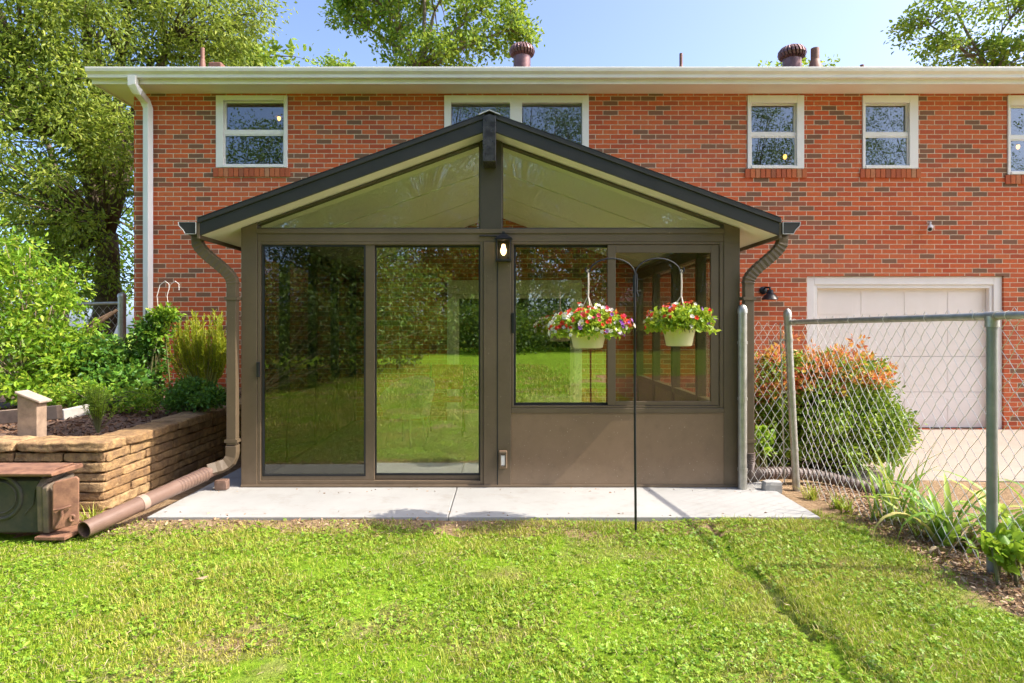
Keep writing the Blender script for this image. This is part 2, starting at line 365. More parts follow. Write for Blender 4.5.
o = np_mesh('ground', V, [ii+np.array([[0, 1, nx+1, nx]])], M['ground']); o.data.shade_smooth(); tag(o, kind='structure')

SLX0, SLX1, SLY0, SLY1 = -2.50, 2.20, 4.38, 8.86
mb = MB(); j1 = wx(449, 4.45)
mb.box(SLX0, j1-.004, SLY0, SLY1, -.12, 0); mb.box(j1+.004, SLX1, SLY0, SLY1, -.12, 0); mb.box(j1-.004, j1+.004, SLY0+.004, SLY1, -.12, -.012)
tag(mb.build('patio_slab', M['concrete'], bevel=.008), kind='structure')
mb = MB(); mb.add([(3.05, 6.0, -.13), (14, 5.6, -.13), (14, 8.87, -.115), (3.05, 8.87, -.115), (3.05, 6.0, -.3), (14, 5.6, -.3), (14, 8.87, -.3), (3.05, 8.87, -.3)],
    [(0, 1, 2, 3), (0, 4, 5, 1), (1, 5, 6, 2), (2, 6, 7, 3), (3, 7, 4, 0)])
tag(mb.build('driveway', M['drive']), kind='structure')

# lawn ------------------------------------------------------------------
def vnoise(x, y, s, seed=0):
    """cheap smooth value noise"""
    r = np.random.default_rng(seed).uniform(size=(64, 64)); u = x*s; v = y*s
    i = np.floor(u).astype(int); j = np.floor(v).astype(int); fu = u-i; fv = v-j; fu = fu*fu*(3-2*fu); fv = fv*fv*(3-2*fv)
    g = lambda a, b: r[a % 64, b % 64]
    return (g(i, j)*(1-fu)+g(i+1, j)*fu)*(1-fv)+(g(i, j+1)*(1-fu)+g(i+1, j+1)*fu)*fv
def lawn_density(x, y):
    d = np.ones_like(x)
    nz = vnoise(x, y, 2.2, 3)*.6+vnoise(x, y, 6, 4)*.4
    d *= 1-.80*sst(.55, .72, nz)*(.35+.65*sst(1.0, 0, np.abs(x+.6)/2.6))                    # worn patches
    d *= 1-.93*sst(2.12, 2.50, x+.35*(nz-.5)-.10*(y-3.4))                      # soil strip along the fence
    d *= 1-.8*sst(4.02, 4.30, y+.30*(nz-.5))*sst(.2, -.5, x)                    # dry edge by the slab, left half
    d *= 1-.30*sst(4.25, 4.37, y)
    d *= 1-.85*np.exp(-(groove(x, y)/.024)**2)*(y < 4.3)
    inside = (x > SLX0-.01) & (x < SLX1+.01) & (y > SLY0-.008)
    d = np.where(inside, 0, d)
    d = np.where((x < -2.4) & (y > 4.42), 0, d)                                 # stove, wall
    d = np.where((x < -2.9) & (y > 3.98), 0, d)
    d = np.where((x > 2.2) & (y > 4.6), .05*(y < 6), d)
    return d
def scatter(n, x0, x1, y0, y1):
    x = RNG.uniform(x0, x1, n); y = RNG.uniform(y0, y1, n)
    k = RNG.uniform(size=n) < lawn_density(x, y)
    # keep only the ground the view can reach, with a margin
    k &= (np.abs(x+.0) < np.abs(y)*.9+2.2) | (y < 1.5)
    return x[k], y[k]
def blades(x, y, h, w):
    n = len(x); z = hgt(x, y)-.004; P = np.stack([x, y, z], 1)
    a = RNG.uniform(0, 2*np.pi, n); lean = RNG.uniform(.15, 1.1, n)*h
    d = np.stack([np.cos(a), np.sin(a), 0*a], 1); s = np.stack([-np.sin(a), np.cos(a), 0*a], 1)
    up = np.array([[0, 0, 1.]]); w = w[:, None]
    m = P+d*(lean*.35)[:, None]+up*(h*.62)[:, None]; t = P+d*lean[:, None]+up*(h*.92)[:, None]
    V = np.stack([P-s*w, P+s*w, m+s*w*.8, m-s*w*.8, t], 1).reshape(-1, 3)
    return V, n
def grass_object():
    Vs = []; N = 0
    for cnt, rect, hh, ww in ((330000, (-4.2, 3.2, 2.0, 4.6), (.010, .034), (.0011, .0024)), (60000, (-4.5, 4.5, -1.5, 2.0), (.03, .06), (.003, .005)), (45000, (-7, 7, -9, -1.5), (.04, .07), (.006, .012))):
        x, y = scatter(cnt, *rect); n = len(x)
        lush = .6+1.15*vnoise(x, y, 1.6, 9)*vnoise(x, y, 7, 10)+.22*sst(0, .2, groove(x, y))
        V, k = blades(x, y, RNG.uniform(*hh, n)*lush*(1+.6*(RNG.uniform(size=n) > .95)), RNG.uniform(*ww, n)); Vs.append(V); N += k
    V = np.concatenate(Vs); i = (np.arange(N)*5)[:, None]
    o = np_mesh('lawn_grass', V, [i+np.array([[0, 1, 2, 3]]), i+np.array([[3, 2, 4]])], M['grass']); tag(o, kind='stuff')
grass_object()
def clover_object():
    x, y = scatter(62000, -4.2, 3.2, 2.0, 4.5)
    k = RNG.uniform(size=len(x)) < .12+.88*sst(.40, .62, vnoise(x, y, 1.6, 21)*.5+vnoise(x, y, 5, 22)*.5)
    x, y = x[k], y[k]; n = len(x)
    c = np.stack([x, y, hgt(x, y)+RNG.uniform(.006, .022, n)], 1)
    V = []; rot = RNG.uniform(0, 6.28, n); r = RNG.uniform(.005, .0105, n)
    nrm = unit(np.stack([RNG.normal(0, .45, n), RNG.normal(0, .45, n), np.ones(n)], 1))
    u = unit(np.cross(nrm, np.stack([np.cos(rot), np.sin(rot), 0*rot], 1))); w = np.cross(nrm, u)
    for q in range(3):
        a = q*2.094; d = u*math.cos(a)+w*math.sin(a); e = u*-math.sin(a)+w*math.cos(a); rr = r[:, None]
        V.append(np.stack([c, c+d*rr*.7+e*rr*.62+nrm*rr*.15, c+d*rr*1.35+e*rr*.25, c+d*rr*1.35-e*rr*.25, c+d*rr*.7-e*rr*.62+nrm*rr*.15], 1))
    V = np.stack(V, 1).reshape(-1, 3); i = (np.arange(3*n)*5)[:, None]
    o = np_mesh('lawn_clover', V, [i+np.array([[0, 1, 2]]), i+np.array([[0, 2, 3]]), i+np.array([[0, 3, 4]])], M['clover']); tag(o, kind='stuff')
clover_object()

# ------------------------------------------------------------------ the brick house
YW = 8.88                                   # face of the brick wall
X = lambda px: wx(px, YW)
Z = lambda py: wz(py, YW)
HX0, HX1, HZ0, HZ1 = X(134), 12.0, -.4, Z(94)
house = thing('brick_house', 'long red brick house with white eaves, sash windows and a white garage door', 'house', (3, YW, 0))
wins = [(216, 288, 93.2, 168), (444, 589, 95, 170), (747, 804, 95.5, 169), (862, 918, 95.5, 169), (1007, 1064, 97, 175)]
openings = [(X(a), X(b), Z(d), HZ1-.02) for a, b, c, d in wins]
garage_op = (X(807), X(1004), -.118, Z(276))
door_op = (X(447), X(582), .004, Z(280))
openings += [garage_op, door_op]
def holed_wall(x0, x1, z0, z1, ops, yf, yb):
    mb = MB(); xs = sorted({x0, x1, *[v for o in ops for v in o[:2]]}); zs = sorted({z0, z1, *[v for o in ops for v in o[2:]]})
    for a, b in zip(xs, xs[1:]):
        for c, d in zip(zs, zs[1:]):
            mx, mz = (a+b)/2, (c+d)/2
            if any(o[0] < mx < o[1] and o[2] < mz < o[3] for o in ops): continue
            mb.add([(a, yf, c), (b, yf, c), (b, yf, d), (a, yf, d)], [(0, 1, 2, 3)])
            mb.add([(a, yb, c), (b, yb, c), (b, yb, d), (a, yb, d)], [(3, 2, 1, 0)])
    for a, b, c, d in ops:
        mb.add([(a, yf, c), (a, yb, c), (a, yb, d), (a, yf, d)], [(0, 1, 2, 3)]); mb.add([(b, yf, c), (b, yf, d), (b, yb, d), (b, yb, c)], [(0, 1, 2, 3)])
        mb.add([(a, yf, c), (b, yf, c), (b, yb, c), (a, yb, c)], [(0, 1, 2, 3)]); mb.add([(a, yf, d), (a, yb, d), (b, yb, d), (b, yf, d)], [(0, 1, 2, 3)])
    return mb
mb = holed_wall(HX0, HX1, HZ0, HZ1+.25, openings, YW, YW+.2)
mb.add([(HX0, YW, HZ0), (HX0, 16, HZ0), (HX0, 16, HZ1+.25), (HX0, YW, HZ1+.25)], [(3, 2, 1, 0)])
mb.add([(HX1, YW, HZ0), (HX1, 16, HZ0), (HX1, 16, HZ1+.25), (HX1, YW, HZ1+.25)], [(0, 1, 2, 3)])
mb.add([(HX0, 16, HZ0), (HX1, 16, HZ0), (HX1, 16, HZ1+.25), (HX0, 16, HZ1+.25)], [(0, 1, 2, 3)])
mb.build('wall', M['brick'], house)
# rooms seen through the windows
mb = MB()
for z0, z1 in ((2.35, HZ1+.02), (-.02, 2.25)):
    mb.add([(HX0+.1, YW+.21, z0), (HX1-.1, YW+.21, z0), (HX1-.1, 12.6, z0), (HX0+.1, 12.6, z0)], [(0, 1, 2, 3)])
    mb.add([(HX0+.1, 12.6, z0), (HX1-.1, 12.6, z0), (HX1-.1, 12.6, z1), (HX0+.1, 12.6, z1)], [(0, 1, 2, 3)])
    mb.add([(HX0+.1, YW+.21, z1), (HX1-.1, YW+.21, z1), (HX1-.1, 12.6, z1), (HX0+.1, 12.6, z1)], [(3, 2, 1, 0)])
    for x in (HX0+.1, -2.2, 1.9, 4.45, 6.4, HX1-.1): mb.add([(x, YW+.21, z0), (x, 12.6, z0), (x, 12.6, z1), (x, YW+.21, z1)], [(0, 1, 2, 3)])
mb.build('room_interior', M['room'], house)
# eaves, gutter, roof
YE = 8.44
EX0 = wx(85.5, YE-.08)
zt = wz(66.5, YE-.085); zs_ = wz(81, YE)
mb = MB(); mb.box(EX0+.03, HX1+.4, YE+.06, YW+.10, HZ1+.004, HZ1+.03)
mb.box(EX0+.03, HX0+.0, YW+.10, 16.2, HZ1+.004, HZ1+.03)
mb.build('soffit', M['soffit'], house)
mb = MB(); mb.box(EX0, HX1+.4, YE+.045, YE+.075, HZ1-.012, zt-.01); mb.box(EX0, EX0+.03, YE+.08, 16.3, HZ1-.012, zt-.01)
mb.build('fascia', M['white'], house, bevel=.004)
mb = MB(); mb.prismx([(YE+.044, zt), (YE-.085, zt), (YE-.085, zt-.022), (YE-.075, zt-.055), (YE-.035, zt-.085), (YE-.03, zt-.125), (YE+.044, zt-.125)], EX0-.01, HX1+.4)
mb.build('gutter', M['white'], house, bevel=.003)
ze = zt+.012; slope = .33; YR = 12.6; zr = ze+(YR-(YE-.05))*slope
mb = MB(); mb.prismx([(YE-.05, ze), (YE-.05, ze-.01), (YR, zr-.12), (16.9, ze-.12), (16.9, ze), (YR, zr)], EX0-.02, HX1+.45)
roof = mb.build('roof', M['shingle'], house)
rz = lambda y: ze+(y-(YE-.05))*slope
def turbine(px, Y, dia_px, top_px):
    c = at(px, 60, Y); r = dia_px/2/F*Y; zb = rz(Y)-.06; ztop = wz(top_px, Y); zc = ztop-r*.62
    m1 = MB().lathe([(r*.80, zb), (r*.80, zb+.06), (r*.66, zb+.09), (r*.66, zc-.2*r)], (c.x, Y, 0), 28); st = m1.build('turbine_vent', M['turbine'], house, True)
    m2 = MB(); nb = 22
    prof = [(.66, -.62), (.90, -.42), (1.0, -.12), (.97, .16), (.80, .45), (.50, .64), (.12, .72)]; prof = [(a, b*.78) for a, b in prof]
    for k in range(nb):
        a0 = 2*math.pi*k/nb; vs = []; fs = []
        for i, (rr, zz) in enumerate(prof):
            tw = a0-.28*zz
            for da, dr in ((0, 1.0), (2*math.pi/nb*.55, 1.0), (2*math.pi/nb*.98, .86)):
                vs.append((c.x+r*rr*dr*math.cos(tw+da), Y+r*rr*dr*math.sin(tw+da), zc+r*zz))
        for i in range(len(prof)-1):
            for q in range(2): fs.append((i*3+q, i*3+q+1, i*3+3+q+1, i*3+3+q))
        m2.add(vs, fs)
    m2.lathe([(r*.30, .54*r), (r*.26, .60*r), (r*.05, .62*r)], (c.x, Y, zc), 16)
    m2.build('turbine_head', M['turbine'], st, False)
turbine(522, 10.0, 26, 43); turbine(792, 10.0, 27, 45)
def vent_pipe(px, Y, wpx, top_px, flash=True):
    c = at(px, 60, Y); r = wpx/2/F*Y; z0 = rz(Y)-.04; zt2 = wz(top_px, Y)
    m = MB()
    m.lathe([(r, z0), (r, zt2-.02), (r*.98, zt2), (r*.75, zt2), (r*.75, zt2-.05)], (c.x, Y, 0), 16)
    if flash: m.lathe([(r*2.3, z0), (r*2.1, z0+.07), (r*1.15, zt2-.20 if zt2-.2 > z0+.08 else z0+.12), (r*1.02, zt2-.18 if zt2-.18 > z0+.1 else z0+.14)], (c.x, Y, 0), 16)
    m.build('vent_pipe', M['pvcpipe'], house, True)
vent_pipe(815, 9.8, 8, 48.5); vent_pipe(202.5, 10.2, 4, 48); vent_pipe(681, 9.6, 3.2, 53.5); vent_pipe(862, 9.3, 4, 65, False)
mb = MB().box(wx(208, 10.1), wx(221, 10.1), 10.1, 10.4, rz(10.1)-.05, wz(61.5, 10.1)); mb.build('roof_box_vent', M['pvcpipe'], house, bevel=.02)
# white downspout at the left corner
xg = wx(133, YE-.02); xd = wx(148, YW-.06)
mb = MB().tube([(xg, YE-.02, zt-.10), (xg, YE-.02, zt-.22), (xg+.03, YE+.03, zt-.29), (xd-.02, YW-.10, Z(103)), (xd, YW-.06, Z(110)), (xd, YW-.06, .30)], 1, square=(.055, .042))
ds = mb.build('downspout', M['white'], house, bevel=.008)
# sash windows
def sash_window(a, b, top, bot, ga, gb, gt, gm, gb2, rail=4):
    x0, x1, z0, z1 = X(a)+.004, X(b)-.004, Z(bot)+.003, HZ1-.024
    m = MB(); y0, y1 = YW-.018, YW+.13
    m.box(x0, X(ga), y0, y1, z0, z1); m.box(X(gb), x1, y0, y1, z0, z1)
    m.box(X(ga), X(gb), y0, y1, Z(gt), z1); m.box(X(ga), X(gb), y0-.012, y1, z0, Z(gb2))
    fr = m.build('window', M['white'], house, bevel=.004)
    m = MB(); zm0, zm1 = Z(gm+rail/2), Z(gm-rail/2)
    m.box(X(ga)+.001, X(gb)-.001, YW+.012, YW+.07, zm0, zm1)
    s = .018
    for za, zb, yy in ((Z(gb2), zm0, YW+.016), (zm1, Z(gt), YW+.046)): m.frame(X(ga)+.001, X(gb)-.001, za+.001, zb-.001, s, yy, yy+.022)
    m.build('sash', M['white'], fr, bevel=.003)
    MB().box(X(ga)+.02, X(gb)-.02, YW+.024, YW+.030, Z(gb2)+.02, zm0-.018).build('pane', M['glasswin'], fr)
    MB().box(X(ga)+.02, X(gb)-.02, YW+.054, YW+.060, zm1+.018, Z(gt)-.02).build('pane', M['glasswin'], fr)
    m = MB(); n = max(4, int(round((x1-x0+.08)/.0725)))
    for k in range(n):
        q0 = x0-.04+k*(x1-x0+.08)/n; m.box(q0+.004, q0+(x1-x0+.08)/n-.004, YW-.022, YW-.002, Z(bot+9), Z(bot)-.004)
    m.build('brick_sill', M['rowlock'], house, bevel=.003)
sash_window(216, 288, 93, 168, 223.5, 284, 100.5, 132, 165)
sash_window(747, 804, 95, 169, 751, 796.5, 103, 134, 166)
sash_window(862, 918, 95, 169, 865, 909, 103, 134, 166)
sash_window(1007, 1064, 97, 175, 1010, 1055, 105.5, 137, 172)
# middle pair of fixed windows
m = MB(); x0, x1, z0, z1 = X(444)+.004, X(589)-.004, Z(170)+.003, HZ1-.024; y0, y1 = YW-.018, YW+.13
for a, b in ((x0, X(451)), (X(510), X(522)), (X(582), x1)): m.box(a, b, y0, y1, z0, z1)
for a, b in ((451, 510), (522, 582)): m.box(X(a), X(b), y0, y1, Z(103), z1); m.box(X(a), X(b), y0, y1, z0, Z(166))
fr = m.build('window', M['white'], house, bevel=.004)
for a, b in ((451, 510), (522, 582)): MB().box(X(a)-.004, X(b)+.004, YW+.05, YW+.056, Z(166)-.004, Z(103)+.004).build('pane', M['glasswin'], fr)
# garage door
gx0, gx1, gz0, gz1 = garage_op
m = MB(); m.box(gx0+.003, gx0+.12, YW+.03, YW+.16, gz0, gz1-.003); m.box(gx1-.12, gx1-.003, YW+.03, YW+.16, gz0, gz1-.003); m.box(gx0+.12, gx1-.12, YW+.03, YW+.16, gz1-.12, gz1-.003)
m.box(gx0+.12, gx0+.17, YW+.05, YW+.12, gz0, gz1-.12); m.box(gx1-.17, gx1-.12, YW+.05, YW+.12, gz0, gz1-.12); m.box(gx0+.17, gx1-.17, YW+.05, YW+.12, gz1-.17, gz1-.12)
gd = m.build('garage_door', M['white'], house, bevel=.005)
m = MB(); hh = (gz1-.12-gz0-.01)/4
for k in range(4):
    za = gz0+.01+k*hh; m.box(gx0+.121, gx1-.121, YW+.122, YW+.15, za, za+hh-.005)
    ww = (gx1-gx0-.30)/4
    for q in range(4):
        xa = gx0+.15+q*ww; m.box(xa+.06, xa+ww-.06, YW+.118, YW+.1215, za+.09, za+hh-.095)
m.build('door_panel', M['garage'], gd, bevel=.004)
MB().box(gx0+.12, gx1-.12, YW+.118, YW+.14, gz0-.012, gz0+.012).build('rubber_seal', M['black'], gd)
# glazed door between sunroom and house
dx0, dx1, dz0, dz1 = door_op
m = MB(); m.frame(dx0+.003, dx1-.003, dz0, dz1-.003, .11, YW-.02, YW+.12, .10); m.box(dx0+.11, dx1-.11, YW+.02, YW+.09, dz1-.20, dz1-.113)
fr = m.build('patio_door', M['white'], house, bevel=.004)
xm = (dx0+dx1)/2
m = MB(); m.frame(dx0+.111, xm+.03, dz0+.101, dz1-.205, .055, YW+.065, YW+.10); m.frame(xm-.03, dx1-.111, dz0+.101, dz1-.205, .055, YW+.025, YW+.06)
m.build('door_leaf', M['white'], fr, bevel=.003)
for a, b, y in ((dx0+.165, xm-.02, YW+.08), (xm+.02, dx1-.165, YW+.042)): MB().box(a, b, y, y+.006, dz0+.156, dz1-.26).build('pane', M['glasswin'], fr)
# lamps and shades inside the upstairs rooms
def pendant(px, py, Y, label):
    c = at(px, py, Y); t = thing('pendant_lamp', label, 'lamp', c)
    MB().tube([(c.x, c.y, HZ1+.02), (c.x, c.y, c.z+.20)], .006, 6).build('rod', M['black'], t)
    MB().lathe([(.03, .20), (.05, .17), (.085, .02), (.082, .02), (.045, .165), (.02, .19)], c, 16, False, False).build('lamp_shade', M['black'], t, True)
    MB().lathe([(.012, -.055), (.034, -.035), (.042, 0), (.034, .04), (.016, .08)] if False else [(.010, -.035), (.024, -.015), (.028, .01), (.012, .05)], c, 14).build('bulb', M['bulbroom'], t, True)
pendant(785, 157, 9.7, 'lit hanging lamp in the window left of the plain sash window'); pendant(279, 118.5, 9.9, 'lit hanging lamp in the far left upstairs window'); pendant(1018, 147, 10.2, 'lit hanging lamp in the upstairs window cut by the right edge')
c = at(541, 112, 10.2); t = thing('ceiling_fixture', 'dark ceiling pole light behind the right pane of the middle upstairs window', 'lamp', c)
MB().lathe([(.16, -.02), (.15, .01), (.03, .02)], c, 18).build('canopy', M['black'], t, True); MB().tube([(c.x, c.y, c.z-.02), (c.x, c.y, c.z-.9)], .012, 6).build('rod', M['black'], t)
m = MB(); cs = []
for k in range(41):
    x = wx(888, 9.35)+k*.016; cs.append((x, 9.33+.03*math.sin(k*1.3)))
for (xa, ya), (xb, yb) in zip(cs, cs[1:]): m.add([(xa, ya, 2.6), (xb, yb, 2.6), (xb, yb, HZ1), (xa, ya, HZ1)], [(0, 1, 2, 3)])
m2 = m.build('curtain', M['curtain'], None, True, angle=180); sol = m2.modifiers.new('thick', 'SOLIDIFY'); sol.thickness = .004
tag(m2, 'pale green curtain behind the upstairs window right of the lamp-lit one', 'curtain')
# wall lamp and security camera
c = at(770, 297, YW-.14); t = thing('wall_lamp', 'black barn style lamp on the brick left of the garage door', 'lamp', (c.x, YW, c.z))
MB().lathe([(.115, -.035), (.11, -.03), (.075, .03), (.05, .045), (.04, .09), (.0401, .10)], c, 24, False).build('lamp_shade', M['black'], t, True)
MB().lathe([(.03, -.03), (.035, 0), (.02, .03)], c, 12).build('bulb', M['white'], t, True)
MB().tube([(c.x, c.y, c.z+.09), (c.x, c.y-.0, c.z+.13), (c.x-.03, YW-.06, c.z+.14), (c.x-.04, YW-.003, c.z+.10)], .014, 8).build('arm', M['black'], t, True)
MB().lathe([(.055, 0), (.055, .015), (.03, .03)], (0, 0, 0), 18).build('wall_plate', M['black'], t, True).matrix_local = Matrix.Translation((-.04, -.002, .10))@Matrix.Rotation(R(90), 4, 'X')
c = at(930, 228, YW-.08); t = thing('security_camera', 'small white security camera on the bricks above the garage door', 'camera', (c.x, YW, c.z))
MB().tube([(c.x+.03, c.y+.03, c.z+.02), (c.x-.035, c.y-.05, c.z-.025)], .036, 14).build('housing', M['camera'], t, True)
MB().tube([(c.x-.036, c.y-.051, c.z-.0256), (c.x-.041, c.y-.058, c.z-.029)], .024, 12).build('lens', M['black'], t, True)
MB().tube([(c.x+.01, c.y+.01, c.z+.02), (c.x+.02, c.y+.02, c.z+.085), (c.x+.02, YW-.002, c.z+.085)], .012, 8).build('bracket', M['camera'], t, True)
for q in (0,): pass

# ------------------------------------------------------------------ the sunroom
Y0 = 5.2
sx = lambda px: wx(px, Y0)
sz = lambda py: wz(py, Y0)
SC = sx(490)                                 # ridge line
SXL, SXR = sx(241), sx(740)
PIT = .364; ZPK = 2.904                      # underside of the roof at the ridge
ceil = lambda x: ZPK-PIT*abs(x-SC)
HW = 2.31; YRF = 5.0; TH = .13; YB = 8.862
sun = thing('sunroom', 'bronze framed glass sunroom with a charcoal gable roof on the patio', 'sunroom', (SC, Y0, 0))
yf, yb = Y0, Y0+.10
def post(a, b, z1=None, nm='post', mat='bronze', y0=yf, y1=yb):
    x0, x1 = sx(a), sx(b)
    return MB().prism([(x0, .004), (x1, .004), (x1, (z1 or ceil(x1)-.004)), (x0, (z1 or ceil(x0)-.004))], y0, y1).build(nm, M[mat], sun, bevel=.004)
post(241, 257); post(724, 740)
cp = MB().prism([(sx(483.5), .004), (sx(511), .004), (sx(511), sz(241.6)), (sx(483.5), sz(241.6))], yf-.004, yb).build('post', M['bronze'], sun, bevel=.004)
MB().box(sx(497), sx(498), yf-.0065, yf-.0035, .01, sz(243)).build('seam', M['gasket'], cp)
MB().prism([(sx(480), sz(229.2)), (sx(502), sz(229.2)), (sx(502), ceil(sx(502))-.004), (SC, ZPK-.004), (sx(480), ceil(sx(480))-.004)], yf, yb).build('king_post', M['darkbronze'], sun, bevel=.004)
m = MB(); m.box(sx(257)+.001, sx(724)-.001, yf+.004, yb, sz(241.5), sz(229)); m.box(sx(257)+.001, sx(724)-.001, yf-.008, yf+.0035, sz(233.5), sz(229)); m.build('header', M['bronze'], sun, bevel=.003)
m = MB(); m.box(sx(241), sx(740), yf-.012, yb+.02, .001, .02); m.build('sill_plate', M['bronze'], sun, bevel=.003)
MB().box(SXL+.10, SXR-.10, yb+.03, YB-.03, .004, .016).build('floor', M['floor'], sun)  # added floor layer, pale so it brightens the ceiling behind the gable glass
# gable glazing
def gable(xa, xb):
    out = [(xa, sz(228.8)), (xb, sz(228.8)), (xb, ceil(xb)-.006), (xa, ceil(xa)-.006)]
    z0 = sz(227.4); t = .014
    lo, hi = (xa, xb) if abs(xa-SC) > abs(xb-SC) else (xb, xa)
    sgn = 1 if hi > lo else -1
    xi = hi-sgn*.008
    xl = SC-sgn*((ZPK-.006-t-z0)/PIT)
    inn = [(xl, z0), (xi, z0), (xi, ceil(xi)-.006-t)]
    lo_ = [(lo, sz(228.8)), (hi, sz(228.8)), (hi, ceil(hi)-.006), (lo, ceil(lo)-.006)]
    m = MB(); y0, y1 = yf+.012, yb-.01
    def quad(ps): m.prism(ps, y0, y1)
    quad([lo_[0], lo_[1], inn[1], inn[0]]); quad([lo_[1], lo_[2], inn[2], inn[1]]); quad([lo_[2], lo_[3], (xl, z0+.0), inn[2]]) ; quad([lo_[3], lo_[0], inn[0]])
    g = m.build('gable_window', M['darkbronze'], sun)
    MB().prism(inn, yf+.05, yf+.056).build('pane', M['glassgable'], g)
gable(sx(257)+.002, sx(480)-.002); gable(sx(502)+.002, sx(724)-.002)
# sliding door: left leaf behind a screen, right leaf fixed
m = MB(); m.frame(sx(257.3), sx(483.3), .021, sz(241.3), sx(260.6)-sx(257.5), yf+.006, yb-.004, .03)
door = m.build('sliding_door', M['bronze'], sun, bevel=.003)
def leaf(a, b, y0, y1, st_l, st_r, top, bot, mat, glass):
    x0, x1 = sx(a), sx(b); m = MB(); zt_, zb_ = sz(top), sz(bot)
    m.box(x0, x0+st_l, y0, y1, .052, sz(243.2)); m.box(x1-st_r, x1, y0, y1, .052, sz(243.2)); m.box(x0+st_l, x1-st_r, y0, y1, zt_, sz(243.2)); m.box(x0+st_l, x1-st_r, y0, y1, .052, zb_)
    q = m.build('door_leaf', M[mat], door, bevel=.003)
    m = MB().frame(x0+st_l-.006, x1-st_r+.006, zb_-.006, zt_+.006, .014, y0-.002, y1+.002); m.build('gasket', M['gasket'], door)
    MB().box(x0+st_l+.004, x1-st_r-.004, (y0+y1)/2-.003, (y0+y1)/2+.003, zb_+.004, zt_-.004).build('pane', M[glass], door)
w = sx(10)-sx(0)
leaf(260.7, 374, yf+.018, yf+.044, .012, w*.95, 245.2, 476, 'bronze', 'glassdark')
leaf(364, 480.1, yf+.050, yf+.076, w*1.0, .006, 245.6, 476, 'bronze', 'glassdoor')
MB().box(sx(257.2), sx(260.2), yf-.022, yf+.005, sz(377), sz(362)).build('handle', M['black'], door, bevel=.005)
# window over a solid panel
zwb = sz(408)
m = MB(); m.box(sx(511)+.001, sx(513.6), yf+.006, yb-.004, zwb, sz(241.6)); m.box(sx(720), sx(724)-.001, yf+.006, yb-.004, zwb, sz(241.6)); m.box(sx(513.6), sx(720), yf+.006, yb-.004, sz(244.2), sz(241.6)); m.box(sx(513.6), sx(720), yf+.006, yb-.004, zwb, sz(405.8))
win = m.build('window', M['bronze'], sun, bevel=.003)
m = MB(); m.frame(sx(608), sx(719.5), sz(405.5), sz(244.5), sx(616)-sx(608), yf+.014, yf+.04, sx(4)-sx(0))
m.build('sash', M['bronze'], win, bevel=.003)
m = MB(); m.frame(sx(513.8), sx(616), sz(405.6), sz(244.4), sx(2.2)-sx(0), yf+.05, yf+.076); m.build('sash', M['gasket'], win)
MB().box(sx(515), sx(613.5), yf+.06, yf+.066, sz(404.5), sz(245.6)).build('pane', M['glassdoor'], win)
MB().box(sx(615), sx(712.5), yf+.026, yf+.032, sz(402.5), sz(251)).build('pane', M['glass'], win)
MB().box(sx(511.5), sx(514.5), yf-.012, yf+.005, sz(333), sz(313)).build('latch', M['black'], win, bevel=.003)
m = MB(); m.box(sx(511)+.001, sx(724)-.001, yf+.005, yb-.01, .021, sz(413.2)); m.build('wall_panel', M['panel'], sun)
m = MB(); m.box(sx(511)+.001, sx(724)-.001, yf-.002, yb, sz(413), sz(408.2)); m.build('window_sill', M['bronze'], sun, bevel=.003)
# side walls: low panel, glass, mullions
def side(x, sgn):
    xo = x; xi = x+sgn*.09; zt_ = ceil(xo)-.06
    m = MB(); ys = [yb+.002, 6.1, 7.0, 7.9, YB-.003]
    for i, y in enumerate(ys):
        a = max(yb+.002, y-.03); b = min(YB-.003, y+.03); m.box(xo, xi, a, b, .021, zt_)
    for y0, y1 in zip(ys, ys[1:]):
        m.box(xo+.01*sgn, xi-.01*sgn, y0+.0301, y1-.0301, zt_-.09, zt_); m.box(xo+.01*sgn, xi-.01*sgn, y0+.0301, y1-.0301, .60, .66)
    f = m.build('side_wall', M['bronze'], sun, bevel=.003)
    for y0, y1 in zip(ys, ys[1:]): MB().box(xo+.025*sgn, xi-.025*sgn, y0+.0302, y1-.0302, .021, .599).build('wall_panel', M['panel'], f)
    for y0, y1 in zip(ys, ys[1:]): MB().box(xo+.04*sgn, xo+.046*sgn, y0+.03, y1-.03, .661, zt_-.091).build('pane', M['glassclear'], f)
    MB().box(xo+.002*sgn, xi, yb+.002, YB-.003, zt_+.001, ceil(xi)-.01 if False else zt_+.05).build('eave_beam', M['bronze'], sun)
side(SXL, 1); side(SXR, -1)
